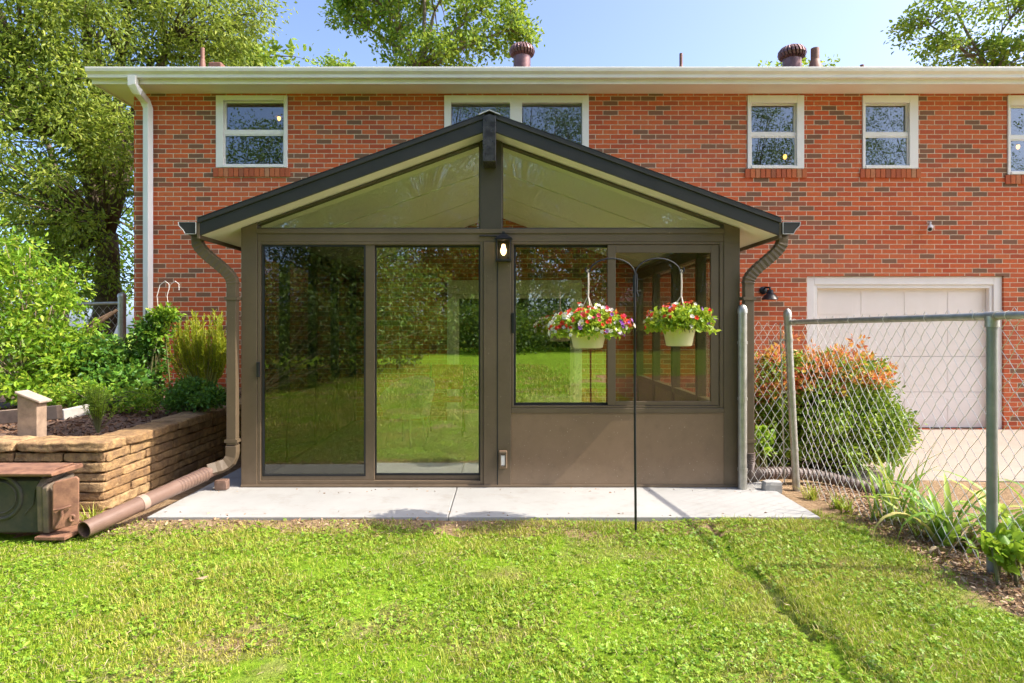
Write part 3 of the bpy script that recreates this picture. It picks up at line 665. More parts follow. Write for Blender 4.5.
# roof
def slope_poly(sg, z_off, t, a=0., b=HW):
    return [(SC+sg*a, ZPK-PIT*a+z_off), (SC+sg*b, ZPK-PIT*b+z_off), (SC+sg*b, ZPK-PIT*b+z_off+t), (SC+sg*a, ZPK-PIT*a+z_off+t)]
for sg in (-1, 1):
    m = MB().prism(slope_poly(sg, .0, .02), YRF+.022, YB)
    for yy in (6.25, 7.35, 8.3): m.prism(slope_poly(sg, -.009, .0088, .03, HW-.35), yy, yy+.035)
    m.build('ceiling_panel', M['cream'], sun)
    MB().prism(slope_poly(sg, .0215, TH-.0215-.004), YRF+.022, YB).build('roof', M['charcoal'], sun)
    m = MB(); m.prism(slope_poly(sg, -.004, TH+.002, .05 if sg else 0), YRF, YRF+.021); m.prism(slope_poly(sg, TH-.034, .040, .04, HW+.012), YRF-.014, YRF-.001); m.prism(slope_poly(sg, TH+.001, .006, .0, HW+.012), YRF-.0005, YB)
    m.build('rake_fascia', M['charcoal'], sun, bevel=.003)
    MB().prism(slope_poly(sg, TH+.0072, .003, .06, HW+.012), YRF-.016, YRF+.004).build('drip_edge', M['ridge'], sun)
    # eave fascia and gutter
    xe = SC+sg*HW; zb_ = ZPK-PIT*HW
    xs_, xe2 = xe-sg*.0, xe+sg*.024
    MB().prism([(xe+sg*.001, zb_-.03), (xe2, zb_-.03), (xe2, zb_+TH-.004), (xe+sg*.001, zb_+TH-.004)], YRF, YB).build('eave_fascia', M['bronze'], sun, bevel=.003)
    gp = [(0, .095), (0, 0), (.085, 0), (.10, .03), (.135, .065), (.14, .095)]
    P = [(xe2+sg*(.001+a), zb_+.005+b) for a, b in gp]
    m = MB(); th = .004; inner = [(xe2+sg*(.001+a), zb_+.005+b) for a, b in [(.004, .095), (.004, .004), (.083, .004), (.096, .032), (.131, .067), (.136, .095)]]
    n = len(P)
    vs = [(x, YRF-.012, z) for x, z in P]+[(x, YB, z) for x, z in P]+[(x, YRF-.008, z) for x, z in inner]+[(x, YB, z) for x, z in inner]
    fs = []
    for i in range(n-1): fs += [(i, i+1, n+i+1, n+i), (2*n+i, 3*n+i, 3*n+i+1, 2*n+i+1)]
    fs += [(0, n, 3*n, 2*n), (n-1, 3*n-1, 4*n-1, 2*n-1), tuple(range(n)), tuple(range(2*n, 3*n))]
    g = m.add(vs, fs).build('gutter', M['charcoal'], sun)
    m = MB().tube([(x, YRF-.014, z) for x, z in P], .0035, 5); m.tube([(P[0][0], YRF-.013, P[0][1]), (P[-1][0], YRF-.013, P[-1][1])], .0025, 5); m.build('end_cap_rim', M['silver'], g)
    # downspout
    xo = xe2+sg*.06; xp = (SXL-.055) if sg < 0 else (SXR+.055); yd = YRF+.14; zo = zb_
    pts = []
    for k in range(25):
        t = k/24; s = t*t*(3-2*t); pts.append((xo+(xp-xo)*s, yd+.03*t, zo-.03-.34*t))
    pts = [(xo, yd, zo+.02), (xo, yd, zo-.028)]+pts[1:]
    rad = [1]*2+[1.0+.09*(k % 2) for k in range(24)]
    pts += [(xp, yd+.03, zo-.385), (xp, yd+.03, .36 if sg < 0 else .22)]; rad += [1, 1]
    m = MB().tube(pts, rad, square=(.040, .034))
    if sg < 0:
        q = [(xp, yd+.03, .355), (xp, yd+.03, .30), (xp-.005, yd+.028, .26), (xp-.02, yd+.02, .225), (xp-.045, yd+.005, .20), (xp-.08, yd-.02, .185), (xp-.11, yd-.04, .178), (xp-.16, yd-.08, .168)]
        m.tube(q, [1.12, 1.12, 1.08, 1.16, 1.08, 1.16, 1.1, 1.1], square=(.040, .036))
    d = m.build('downspout', M['bronze'], sun, bevel=.005)
    for z in (1.55, .38): MB().box(xp-.052, xp+.052, yd-.012, yd+.09, z, z+.025).build('strap', M['bronze'], d)
m = MB().prism([(SC-.052, ZPK-.26), (SC+.052, ZPK-.26), (SC+.052, ZPK+TH-.03), (SC, ZPK+TH-.012), (SC-.052, ZPK+TH-.03)], YRF-.02, YRF-.0005); m.box(SC-.050, SC+.050, YRF, yf-.001, ZPK-.26, ZPK-.025)
m.build('ridge_beam', M['ridge'], sun, bevel=.003)
m = MB().prism([(SC-.085, ZPK+TH-.028), (SC, ZPK+TH+.008), (SC+.085, ZPK+TH-.028), (SC+.085, ZPK+TH-.018), (SC, ZPK+TH+.018), (SC-.085, ZPK+TH-.018)], YRF-.024, YB); m.build('ridge_cap', M['charcoal'], sun)
m = MB().tube([(SC-.085, YRF-.025, ZPK+TH-.020), (SC, YRF-.025, ZPK+TH+.016), (SC+.085, YRF-.025, ZPK+TH-.020)], .006, 5); m.build('ridge_cap_edge', M['silver'], sun)

# lantern and outlet box on the middle post
c = Vector((sx(503.5), yf-.055, sz(250))); lan = thing('wall_lantern', 'lit black glass sided lantern on the middle post of the sunroom', 'lamp', (c.x, yf, c.z))
m = MB(); hw = .055
for sx_ in (-1, 1):
    for sy_ in (-1, 1): m.box(c.x+sx_*hw-.005, c.x+sx_*hw+.005, c.y+sy_*.045-.005, c.y+sy_*.045+.005, c.z-.085, c.z+.07)
m.box(c.x-hw-.008, c.x+hw+.008, c.y-.053, c.y+.049, c.z-.10, c.z-.0855); m.box(c.x-hw-.01, c.x+hw+.01, c.y-.055, c.y+.049, c.z+.0705, c.z+.08)
m.build('cage', M['black'], lan, bevel=.002)
m = MB(); a, b = hw+.018, .022
m.add([(c.x-a, c.y-.062, c.z+.081), (c.x+a, c.y-.062, c.z+.081), (c.x+a, c.y+.05, c.z+.081), (c.x-a, c.y+.05, c.z+.081), (c.x-b, c.y-.02, c.z+.125), (c.x+b, c.y-.02, c.z+.125), (c.x+b, c.y+.02, c.z+.125), (c.x-b, c.y+.02, c.z+.125)],
      [(3,2,1,0),(4,5,6,7),(0,1,5,4),(1,2,6,5),(2,3,7,6),(3,0,4,7)]); m.box(c.x-.012, c.x+.012, c.y-.012, c.y+.012, c.z+.125, c.z+.145); m.build('lantern_roof', M['black'], lan, bevel=.002)
m = MB(); m.box(c.x-hw+.006, c.x+hw-.006, c.y-.048, c.y-.045, c.z-.085, c.z+.07); m.build('glass', M['lampglass'], lan)
MB().lathe([(.008, -.04), (.020, -.024), (.025, 0), (.018, .024), (.012, .05)], c-Vector((0, 0, .01)), 16).build('bulb', M['bulb'], lan, True)
m = MB().box(c.x-.045, c.x+.045, yf-.0075, yf-.0045, c.z-.09, c.z+.09); m.tube([(c.x-.03, yf-.012, c.z+.112), (c.x-.20, yf-.010, c.z+.115)], .006, 6); m.build('back_plate', M['black'], lan)
c = Vector((sx(503), yf-.03, sz(459))); t = thing('outlet_box', 'brown weatherproof outlet box low on the middle post', 'outlet', (c.x, yf, c.z))
m = MB().box(c.x-.034, c.x+.034, c.y, yf-.0045, c.z-.075, c.z+.075); m.build('housing', M['panel'], t, bevel=.008)
m = MB().frame(c.x-.028, c.x+.028, c.z-.062, c.z+.05, .008, c.y-.012, c.y-.001); m.box(c.x-.03, c.x+.03, c.y-.016, c.y-.001, c.z+.052, c.z+.066); m.build('cover', M['bronze'], t, bevel=.003)
MB().box(c.x-.016, c.x+.016, c.y-.004, c.y-.0005, c.z-.045, c.z+.035).build('socket', M['white'], t)

# furniture glimpsed inside
def rattan_chair(x, y, rot):
    t = thing('rattan_chair', 'white rattan tub chair inside the sunroom behind the fixed door glass', 'chair', (x, y, 0)); t.rotation_euler.z = rot; t.scale = (.86,)*3
    def part(m, n, mat, **k):
        o = m.build(n, mat, None, **k); o.parent = t; return o
    part(MB().lathe([(.24, .38), (.30, .40), (.30, .46), (.26, .47)], n=24), 'seat', M['rattan'], smooth=True)
    m = MB(); n = 28; vs = []; fs = []
    for k in range(n+1):
        a = R(-20)+R(220)*k/n; hgt_ = .62+.26*math.sin(R(180)*k/n)
        for rr, z in ((.30, .42), (.37, hgt_), (.34, hgt_+.015), (.27, .44)): vs.append((rr*math.cos(a), rr*math.sin(a), z))
    for k in range(n):
        for q in range(4): fs.append((k*4+q, k*4+(q+1) % 4, k*4+4+(q+1) % 4, k*4+4+q))
    fs += [(0, 1, 2, 3), (n*4+3, n*4+2, n*4+1, n*4)]
    part(m.add(vs, fs), 'backrest', M['rattan'], smooth=True)
    for a in (45, 135, 225, 315):
        q = R(a); part(MB().tube([(.20*math.cos(q), .20*math.sin(q), .39), (.27*math.cos(q), .27*math.sin(q), .001)], [.02, .014], 8), 'leg', M['rattan'], smooth=True)
rattan_chair(-1.10, 7.0, R(-25))
t = thing('folding_chair', 'orange backed folding chair by the house door inside the sunroom', 'chair', (-.72, 7.7, 0))
def prt(m, n, mat):
    o = m.build(n, mat, None, bevel=.004); o.parent = t
prt(MB().box(-.2, .2, -.2, .2, .43, .46), 'seat', M['orange']); prt(MB().box(-.2, .2, .19, .22, .55, .86), 'backrest', M['orange'])
for a in (-.21, .21):
    prt(MB().tube([(a, -.2, .001), (a, .205, .88)], .012, 8), 'leg', M['black']); prt(MB().tube([(a, .22, .001), (a, -.12, .44)], .012, 8), 'leg', M['black'])

# ------------------------------------------------------------------ brown drain pipe from the left downspout
t = thing('drain_pipe', 'brown plastic drain pipe sloping from the sunroom downspout to the lawn', 'pipe', (-2.7, 4.1, -.04))
A = Vector((SXL-.19, YRF+.10, .160)); B = Vector((wx(84, 4.02), 4.02, .026))
D = (B-A)
m = MB(); pts = [A+D*q for q in (.33, .6, 1.0)]
m.tube(pts, .054, 24, cap=False); m.tube([pts[0], pts[1], pts[2]][::-1], .048, 24, cap=False)
nrm = D.normalized(); e = pts[-1]; u = nrm.orthogonal().normalized(); w_ = nrm.cross(u)
vs = [e+(u*math.cos(a)+w_*math.sin(a))*r for r in (.054, .048) for a in [2*math.pi*k/24 for k in range(24)]]
m.add(vs, [(k, (k+1) % 24, 24+(k+1) % 24, 24+k) for k in range(24)]); m.build('pipe', M['pipe'], t, True)
m = MB(); k = 40; pts = [A+D*(.06+.27*i/k) for i in range(k+1)]; m.tube(pts, [(.056 if (i//2) % 2 else .050) for i in range(k+1)], 24); m.build('corrugated_coupling', M['pipe'], t, False)
m = MB().tube([A+D*.585, A+D*.63], .0575, 24); m.build('collar', paint('pale_collar', (.42, .29, .22), (.34, .23, .17), .5), t, True)
m = MB().tube([A+D*-.02, A+D*.07], .047, 20); m.build('adapter', M['pipe'], t, True)
o = MB().stone(A.x+.02, A.x+.12, A.y-.02, A.y+.06, .001, .085, 5, 4, .004).build('pipe_chock', M['pipe']); tag(o, 'small brown chock propping up the drain pipe by the sunroom corner', 'chock')

# corrugated drain hose on the right
pts = [Vector((SXR+.06, YRF+.17, .30)), Vector((SXR+.06, YRF+.18, .22)), Vector((SXR+.075, 5.24, .14)), Vector((SXR+.13, 5.32, .08)), Vector((SXR+.24, 5.42, .06)), Vector((2.45, 5.5, .05)), Vector((2.75, 5.52, .02)), Vector((3.0, 5.45, -.03)), Vector((3.25, 5.3, -.08))]
def resample(pts, n):
    out = []; k = len(pts)
    for i in range(n+1):
        t = i/n*(k-1); j = min(int(t), k-2); f = t-j
        p0, p1, p2, p3 = pts[max(j-1, 0)], pts[j], pts[j+1], pts[min(j+2, k-1)]
        out.append(.5*((2*p1)+(p2-p0)*f+(2*p0-5*p1+4*p2-p3)*f*f+(3*p1-p0-3*p2+p3)*f**3))
    return out
P = resample(pts, 240)
o = MB().tube(P, [(.054 if (i//2) % 2 else .046) for i in range(241)], 18).build('drain_hose', M['drain']); tag(o, 'dark corrugated drain hose running from the right downspout under the red tipped bush', 'hose')
c = at(772, 478, 5.12); o = MB().stone(c.x-.075, c.x+.075, c.y-.04, c.y+.05, -.055, .075, 3, 4, .006).build('concrete_block', M['concrete']); tag(o, 'broken pale concrete block beside the drain hose', 'block')

# ------------------------------------------------------------------ chain-link fences
def post_at(parent, x, y, z0, z1, r, mat, cap=True, lean=(0, 0)):
    m = MB().tube([(x, y, z0), (x+lean[0], y+lean[1], z1)], r, 18)
    x, y = x+lean[0], y+lean[1]
    if cap: m.lathe([(r*1.12, -.02), (r*1.12, .012), (r*.9, .035), (r*.4, .052), (r*.05, .056)], (x, y, z1), 18)
    return m.build('post', M[mat], parent, True)
def link_mesh(parent, p0, p1, z0a, z0b, z1a, z1b, w=.042, dz=.055, r=.0024):
    p0, p1 = Vector((*p0, 0)), Vector((*p1, 0)); L = (p1-p0).length; d = (p1-p0)/L; nrm = Vector((-d.y, d.x, 0))
    V = []; Fs = []
    n = int(L/w)
    for i in range(n):
        pts = []; k = 0
        while True:
            sft = (i+((k+i) % 2))*w; f = sft/L
            za = z0a+(z0b-z0a)*f; zb = z1a+(z1b-z1a)*f; z = za+k*dz
            if z > zb+.03 or sft > L: break
            q = p0+d*sft+nrm*(.0022 if k % 2 else -.0022); pts.append((q.x+.004*math.sin(i*1.7+k*.6), q.y, z+.003*math.sin(i*.9))); k += 1
        if len(pts) < 2: continue
        base = len(V)
        for p in pts:
            V += [(p[0]+d.x*r, p[1]+d.y*r, p[2]), (p[0]+nrm.x*r, p[1]+nrm.y*r, p[2]), (p[0]-d.x*r, p[1]-d.y*r, p[2]), (p[0]-nrm.x*r, p[1]-nrm.y*r, p[2])]
        for j in range(len(pts)-1):
            for q in range(4): Fs.append((base+j*4+q, base+j*4+(q+1) % 4, base+j*4+4+(q+1) % 4, base+j*4+4+q))
    m = MB(); m.v = V; m.f = Fs; return m.build('wire_mesh', M['wire'], parent)
PA = (wx(742.5, 5.145), 5.145); PB = (wx(797, 5.28), 5.28); PBt = wx(787.5, 5.28)-wx(797, 5.28); PC = (wx(992, 3.42), 3.42)
fen = thing('chain_link_fence', 'galvanised chain-link fence running from the sunroom past the daylilies', 'fence', (2.5, 4.3, 0))
pa = post_at(fen, *PA, -.12, 1.46, .036, 'galv'); pb = post_at(fen, *PB, -.15, 1.43, .030, 'galv', True, (PBt, 0)); pc = post_at(fen, *PC, -.2, 1.365, .026, 'greenpost', False)
for z in (1.20, .74, .16): MB().lathe([(.040, -.012), (.0405, .012)], (*PA, z), 18).build('band', M['galv'], pa, True)
for z in (1.22, .78, .3):
    m = MB(); xx = PB[0]+PBt*(z+.15)/1.58; m.lathe([(.034, -.012), (.0345, .012)], (xx, PB[1], z), 18); m.box(xx-.075, xx-.034, PB[1]-.006, PB[1]+.006, z-.008, z+.008); m.build('band', M['galv'], pb, True)
PD = (PC[0]+(PC[0]-PB[0])/(PC[1]-PB[1])*(1.4-PC[1]), 1.4)
PBr = (PB[0]+PBt, PB[1])
m = MB().tube([(PBr[0]+.02, PBr[1]-.02, 1.368), (PC[0]-.0, PC[1], 1.385), (PD[0], PD[1], 1.40)], .0215, 14); m.build('top_rail', M['galv'], fen, True)
m = MB(); m.lathe([(.034, -.03), (.034, .03)], (PC[0], PC[1], 1.355), 16); m.tube([(PC[0]-.0, PC[1]-.035, 1.385), (PC[0]+.0, PC[1]+.035, 1.384)], .026, 14); m.build('rail_cup', M['galv'], pc, True)
for f in np.linspace(.05, .95, 6):
    for (a, b, za, zb) in ((PBr, PC, 1.368, 1.385), (PC, PD, 1.385, 1.4)):
        x, y, z = a[0]+(b[0]-a[0])*f, a[1]+(b[1]-a[1])*f, za+(zb-za)*f
        m = MB().tube([(x+.024*math.cos(q), y, z+.026*math.sin(q)) for q in np.linspace(0, 2*math.pi, 9)], .0022, 5, False); m.build('tie_wire', M['wire'], fen)
m = MB().tube([(PB[0]+PBt-.075+.05, PB[1]-.0, .02), (PB[0]+PBt-.06, PB[1], 1.36)], .006, 8); m.build('tension_bar', M['galv'], fen, True)
link_mesh(fen, (PA[0]+.03, PA[1]+.01), (PB[0]-.055, PB[1]), 0., -.02, 1.40, 1.37, .042, .055)
link_mesh(fen, (PB[0]+.03, PB[1]-.03), (PC[0]+.02, PC[1]), -.05, -.03, 1.40, 1.42, .042, .056)
link_mesh(fen, (PC[0]+.024, PC[1]-.03), (PD[0]+.02, PD[1]), -.03, -.03, 1.42, 1.43, .042, .056)
# left background fence
fy = 9.3
lf = thing('chain_link_fence', 'low chain-link fence between the left shrubs and the house corner', 'fence', (wx(100, fy), fy, .3))
xl, xr = -7.6, wx(122, fy)
post_at(lf, xr, fy, .2, wz(296, fy), .055, 'galv'); post_at(lf, xl, fy, .2, wz(302, fy), .04, 'galv')
MB().tube([(xl, fy, wz(306, fy)), (xr, fy, wz(303, fy))], .025, 10).build('top_rail', M['galv'], lf, True)
link_mesh(lf, (xl, fy+.03), (xr, fy+.03), .3, .3, wz(304, fy), wz(303, fy), .06, .075)

# ------------------------------------------------------------------ shepherd's hook and baskets
YH = 4.18
hx = wx(635, YH); hk = thing('shepherd_hook', "black double shepherd's hook standing at the patio edge", 'plant hook', (hx, YH, -.04))
m = MB().tube([(hx+.006, YH, -.15), (hx, YH, .6), (hx-.002, YH, wz(275, YH))], .0085, 10); m.build('pole', M['black'], hk, True)
HK = []
for sg, tip in ((-1, 590), (1, 679.5)):
    xt = wx(tip, YH); zc_ = wz(275, YH); ztop = wz(258.5, YH); pts = []
    zend = wz(272, YH)
    W = abs(xt-hx)
    for k in range(23):
        a = math.pi*(1-k/22*.86); pts.append((hx+sg*(W/1.93*(1+math.cos(a))) , YH, zc_+ (ztop-zc_)*math.sin(a)))
    e = Vector(pts[-1]); pts += [(e.x+sg*.008, YH, e.z-.028), (e.x+sg*.022, YH, e.z-.034), (e.x+sg*.034, YH, e.z-.018), (e.x+sg*.030, YH, e.z+.004)]
    m = MB().tube(pts, .0055, 8); m.tube([(hx+sg*.009, YH, zc_+.01), (hx+sg*.013, YH, zc_-.05), (hx+sg*.010, YH, zc_-.11), (hx+sg*.022, YH, zc_-.145), (hx+sg*.034, YH, zc_-.13)] if sg > 0 else [(hx-.008, YH, zc_), (hx-.009, YH, zc_-.12)], .0055, 8)
    m.build('arm', M['black'], hk, True); HK.append((e.x+sg*.016, e.z-.030))
FLW = {}
def basket(hookp, cxp, rim_y, bot_y, pw_top, pw_bot, fol, label, seed, mix):
    global RNG
    RNG = np.random.default_rng(seed)
    x = hookp[0]; cx_ = wx(cxp, YH); zr = wz(rim_y, YH); zb = wz(bot_y, YH); r1 = pw_top/2/F*YH; r0 = pw_bot/2/F*YH
    t = thing('hanging_basket', label, 'hanging basket', (cx_, YH, zb), 'flower baskets on the shepherd hook')
    m = MB(); prof = [(r0*.9, zb), (r0, zb+.004), (r0+(r1-r0)*.25, zb+(zr-zb)*.28), (r0+(r1-r0)*.8, zb+(zr-zb)*.8), (r1*.99, zr-.012), (r1*1.04, zr-.010), (r1*1.04, zr), (r1*.96, zr), (r1*.94, zr-.02)]
    m.lathe(prof, (cx_, YH, 0), 36, True, False); pot = m.build('pot', M['pot'], t, True)
    MB().lathe([(r1*.95, zr-.022), (r1*.5, zr-.016), (.01, zr-.012)], (cx_, YH, 0), 24, False, False).build('potting_soil', M['stonecore'], pot)
    zk = hookp[1]-.155; m = MB(); m.tube([(x, YH, hookp[1]+.004), (x+.002, YH, hookp[1]-.08), (x, YH, zk)], .0055, 8)
    m.tube([(x+.008*math.cos(a), YH, hookp[1]+.004+.014*math.sin(a)) for a in np.linspace(0, 6.28, 11)], .003, 6, False)
    for a in (40, 160, 280):
        q = R(a); m.tube([(x, YH, zk), (cx_+r1*math.cos(q), YH+r1*math.sin(q), zr-.005)], .0038, 6)
    m.build('hanger', M['cord'], t, True)
    rx, rz_, cz, sk = fol
    # foliage: a dome spilling over the rim
    n = 3400; d = rand_dirs(n); d[:, 2] = np.abs(d[:, 2])*1.0-.42*RNG.uniform(size=n)
    u = RNG.uniform(.35, 1, n)**.5; lump = .80+.38*vnoise(np.arctan2(d[:, 1], d[:, 0])*2+9, d[:, 2]*3+5, 1.0, seed)
    P = np.array([[cx_+sk, YH, cz]])+d*(u*lump)[:, None]*np.array([[rx, rx*.9, rz_]])
    front = (P[:, 2] < zr-.01) & (np.hypot(P[:, 0]-cx_, P[:, 1]-YH) < r1+.012)
    P = P[~front]; V, Fc = leaves(P, .034, .6, (P-np.array([[cx_, YH, cz-.1]])), 1.2); np_mesh('foliage', V, Fc, M['basket'], t)
    m = MB()
    for k in range(60):
        a = RNG.uniform(0, 6.28); b = RNG.uniform(.5, .95)
        m.tube([(cx_+r1*.5*math.cos(a), YH+r1*.5*math.sin(a), zr-.02), (cx_+rx*.6*b*math.cos(a), YH+rx*.6*b*math.sin(a), cz+rz_*.5), (cx_+sk+rx*b*math.cos(a), YH+rx*.9*b*math.sin(a), cz-rz_*RNG.uniform(-.4, .5))], .0022, 4)
    m.build('stems', M['stem'], t)
    for nm, mat, cnt, bias in mix:
        c = max(cnt*3, 10); d = rand_dirs(c); d[:, 2] = np.abs(d[:, 2])-.40*RNG.uniform(size=c); d = unit(d)
        if bias: d = unit(d+np.array([bias])*RNG.uniform(.3, 1.2, c)[:, None])
        lump = .86+.38*vnoise(np.arctan2(d[:, 1], d[:, 0])*2+9, d[:, 2]*3+5, 1.0, seed)
        Pf = np.array([[cx_+sk, YH, cz]])+d*lump[:, None]*np.array([[rx, rx*.9, rz_]])*RNG.uniform(.9, 1.08, c)[:, None]
        keep = ~((Pf[:, 2] < zr-.01) & (np.hypot(Pf[:, 0]-cx_, Pf[:, 1]-YH) < r1+.015)); Pf = Pf[keep][:cnt]; dd = d[keep][:cnt]; c = len(Pf)
        nn = unit(dd+RNG.normal(0, .35, (c, 3))+np.array([[0, -.35, .15]])); u_ = unit(np.cross(nn, rand_dirs(c))); w_ = np.cross(nn, u_); rr = RNG.uniform(.013, .021, c)[:, None]
        if nm not in FLW:
            vs = [(0, 0, -.5)]+[((1.0 if q % 2 == 0 else .72)*math.cos(math.pi*q/5), (1.0 if q % 2 == 0 else .72)*math.sin(math.pi*q/5), .12*(q % 2)) for q in range(10)]
            FLW[nm] = bpy.data.meshes.new(nm); FLW[nm].from_pydata(vs, [], [(0, 1+q, 1+(q+1) % 10) for q in range(10)]); FLW[nm].materials.append(M[mat])
        for p, a, b, n_, q in zip(Pf, u_, w_, nn, rr[:, 0]):
            o = bpy.data.objects.new(nm, FLW[nm]); COL.objects.link(o); o.parent = t
            o.matrix_local = Matrix.Translation(Vector(p)-t.location)@Matrix((Vector(a), Vector(b), Vector(n_))).transposed().to_4x4()@Matrix.Scale(q, 4)
basket(HK[0], 588, 331, 348, 37, 29, (wx(627, YH)-wx(590, YH), .145, wz(329, YH), .003), 'hanging basket packed with white, red and purple flowers, left arm of the hook', 3,
       [('red_flower', 'pred', 66, (.1, -.2, .3)), ('pink_flower', 'ppink', 26, (1.0, -.1, .6)), ('white_flower', 'pwhite', 98, (-.45, -.1, 0)), ('purple_flower', 'ppur', 18, (.9, -.4, -.3))])
basket(HK[1], 679, 324, 346, 34, 25, (wx(714, YH)-wx(681, YH), .13, wz(324, YH), .004), 'hanging basket with more green leaves than flowers, right arm of the hook', 5,
       [('red_flower', 'pred', 46, (0, 0, .3)), ('white_flower', 'pwhite', 18, (-.5, 0, .3)), ('purple_flower', 'ppur', 13, None)])
RNG = np.random.default_rng(77)

# ------------------------------------------------------------------ stone retaining wall, bed and stove
XWs, YWf = -2.95, 4.62
wallt = MB(); sd = 0
courses = [(-.10, -.035), (-.03, .04), (.045, .105), (.11, .18), (.185, .245), (.25, .325), (.33, .40)]
rr = random.Random(4)
for k, (a, b) in enumerate(courses):
    y = YWf-.012*k*0
    x = XWs
    while x > -6.2:
        L = rr.uniform(.22, .55); x0 = x-L
        wallt.stone(x0+.006, x-.006, YWf+rr.uniform(-.015, .008), YWf+.2, a+.002, b-.002, sd, 10, .008, p=24); sd += 1; x = x0
    y = YWf+.012
    while y < 8.7:
        L = rr.uniform(.2, .6); y1 = min(y+L, 8.85)
        wallt.stone(XWs-.2, XWs+rr.uniform(-.006, .010), y+.004, y1-.004, a+.002, b-.002, sd, 10, .0075, p=24); sd += 1; y = y1
x = XWs+.02
while x > -6.2:
    L = rr.uniform(.45, .8); x0 = x-L; wallt.stone(x0+.005, x-.005, YWf-.02, YWf+.27, .405, .487+rr.uniform(-.008, .008), sd, 12, .010, p=12); sd += 1; x = x0
y = YWf+.28
while y < 8.7:
    L = rr.uniform(.5, .9); y1 = min(y+L, 8.85); wallt.stone(XWs-.26, XWs+.03, y+.005, y1-.005, .405, .480+rr.uniform(-.006, .006), sd, 12, .009, p=12); sd += 1; y = y1
rw = wallt.build('retaining_wall', M['stone'], None, True, angle=60); tag(rw, 'dry stacked tan sandstone retaining wall round the raised bed', 'retaining wall')
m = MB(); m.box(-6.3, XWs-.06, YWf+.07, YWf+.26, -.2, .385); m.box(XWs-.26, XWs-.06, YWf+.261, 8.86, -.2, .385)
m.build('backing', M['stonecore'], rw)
# mulch bed
bx = np.linspace(-9, XWs-.22, 60); by = np.linspace(YWf+.22, 8.86, 50); gx, gy = np.meshgrid(bx, by)
bedz = lambda x, y: .40+.03*np.sin(x*3+1)*np.sin(y*2.3)+.02*vnoise(x, y, 6, 31)+.04*sst(5.2, 8, y)
V = np.stack([gx, gy, bedz(gx, gy)], -1).reshape(-1, 3); ii = (np.arange(49)[:, None]*60+np.arange(59)[None]).ravel()[:, None]
o = np_mesh('mulch_bed', V, [ii+np.array([[0, 1, 61, 60]])], M['mulch']); o.data.shade_smooth(); tag(o, kind='structure')
n = 5000; x = RNG.uniform(-5.5, XWs-.22, n); y = RNG.uniform(YWf+.24, 8.7, n); P = np.stack([x, y, bedz(x, y)+.006], 1)
V, Fc = leaves(P, .05, .35, np.stack([RNG.normal(size=n), RNG.normal(size=n), RNG.uniform(-.1, .4, n)], 1), .2); o = np_mesh('mulch_chips', V, Fc, M['chip']); tag(o, kind='stuff')
# stove
YS = 4.0; st = thing('old_stove', 'rusty old cast iron stove lying by the stone wall with its end door ajar', 'stove', (wx(20, YS), YS, -.05))
zx = lambda px: wx(px, YS); zz = lambda py: wz(py, YS)
xL, xRb = -4.0, zx(37)
m = MB(); m.prismx([(YS+.02, zz(534)), (YS+.02, zz(482)), (YS+.05, zz(478)), (YS+.22, zz(478)), (YS+.22, zz(534))], xL, xRb)
body = m.build('body', M['rustdark'], st, bevel=.01)
m = MB(); cxr, czr = zx(-2), zz(503.5-5)
for r_, tr in ((.135, .012), (.10, .006)):
    m.tube([(cxr+r_*math.cos(a), YS+.018, czr+r_*math.sin(a)) for a in np.linspace(0, 2*math.pi, 41)], tr, 8, False)
m.tube([(zx(33), YS+.018, zz(490)), (zx(31), YS+.018, zz(505)), (zx(22), YS+.018, zz(516))], .006, 6)
m.build('emblem_ring', M['rustdark'], body, True)
m = MB(); m.prismx([(YS-.045, zz(475)), (YS-.05, zz(472)), (YS-.03, zz(471.4)), (YS+.0, zz(471)), (YS+.24, zz(471)), (YS+.25, zz(473)), (YS+.25, zz(476))], xL-.03, zx(57))
m.prismx([(YS+.02, zz(470.9)), (YS+.04, zz(469.5)), (YS+.20, zz(469.5)), (YS+.22, zz(470.9))], xL, zx(52))
m.build('top_plate', M['rust'], st, bevel=.006)
m = MB(); m.prismx([(YS+.0, zz(532)), (YS-.012, zz(486)), (YS+.03, zz(480)), (YS+.22, zz(479)), (YS+.23, zz(532))], xRb+.001, zx(44)); m.prismx([(YS-.012, zz(533)), (YS-.024, zz(487)), (YS+.0, zz(484)), (YS+.23, zz(481)), (YS+.24, zz(533))], zx(44)+.001, zx(50))
m.build('end_panel', paint('rust_grey_iron', (.25, .18, .12), (.14, .11, .08), .7, .2, 14, .3, 40), st, bevel=.008)
m = MB(); q = [zx(54), zx(73)]
yA, yB_ = YS-.01, YS+.06
def dq(u, v, o): # door plane coordinates
    return Vector((q[0]+(q[1]-q[0])*u, yA+(yB_-yA)*u, 0))+Vector(((yB_-yA), -(q[1]-q[0]), 0)).normalized()*o+Vector((0, 0, zz(529)+(zz(480.5)-zz(529))*v+.02*u))
vs = [dq(u, v, o) for o in (0, .028) for u, v in ((0, .04), (.10, 0), (.92, 0), (1, .05), (1, .94), (.90, 1), (.10, .985), (0, .93))]
m.add(vs, [tuple(range(7, -1, -1)), tuple(range(8, 16))]+[(i, (i+1) % 8, 8+(i+1) % 8, 8+i) for i in range(8)])
dr = m.build('door', M['rust'], st, bevel=.006)
m = MB().tube([dq(.05, .42, .04), dq(.35, .42, .055), dq(.72, .43, .045)], .007, 8); m.tube([dq(.35, .42, .045), dq(.38, .28, .05), dq(.25, .12, .045), dq(.15, .06, .045)], .009, 8)
m.tube([dq(.75+.08*math.cos(a), .17+.06*math.sin(a), .04) for a in np.linspace(0, 5.4, 15)], .008, 8); m.build('handle', M['rust'], dr, True)
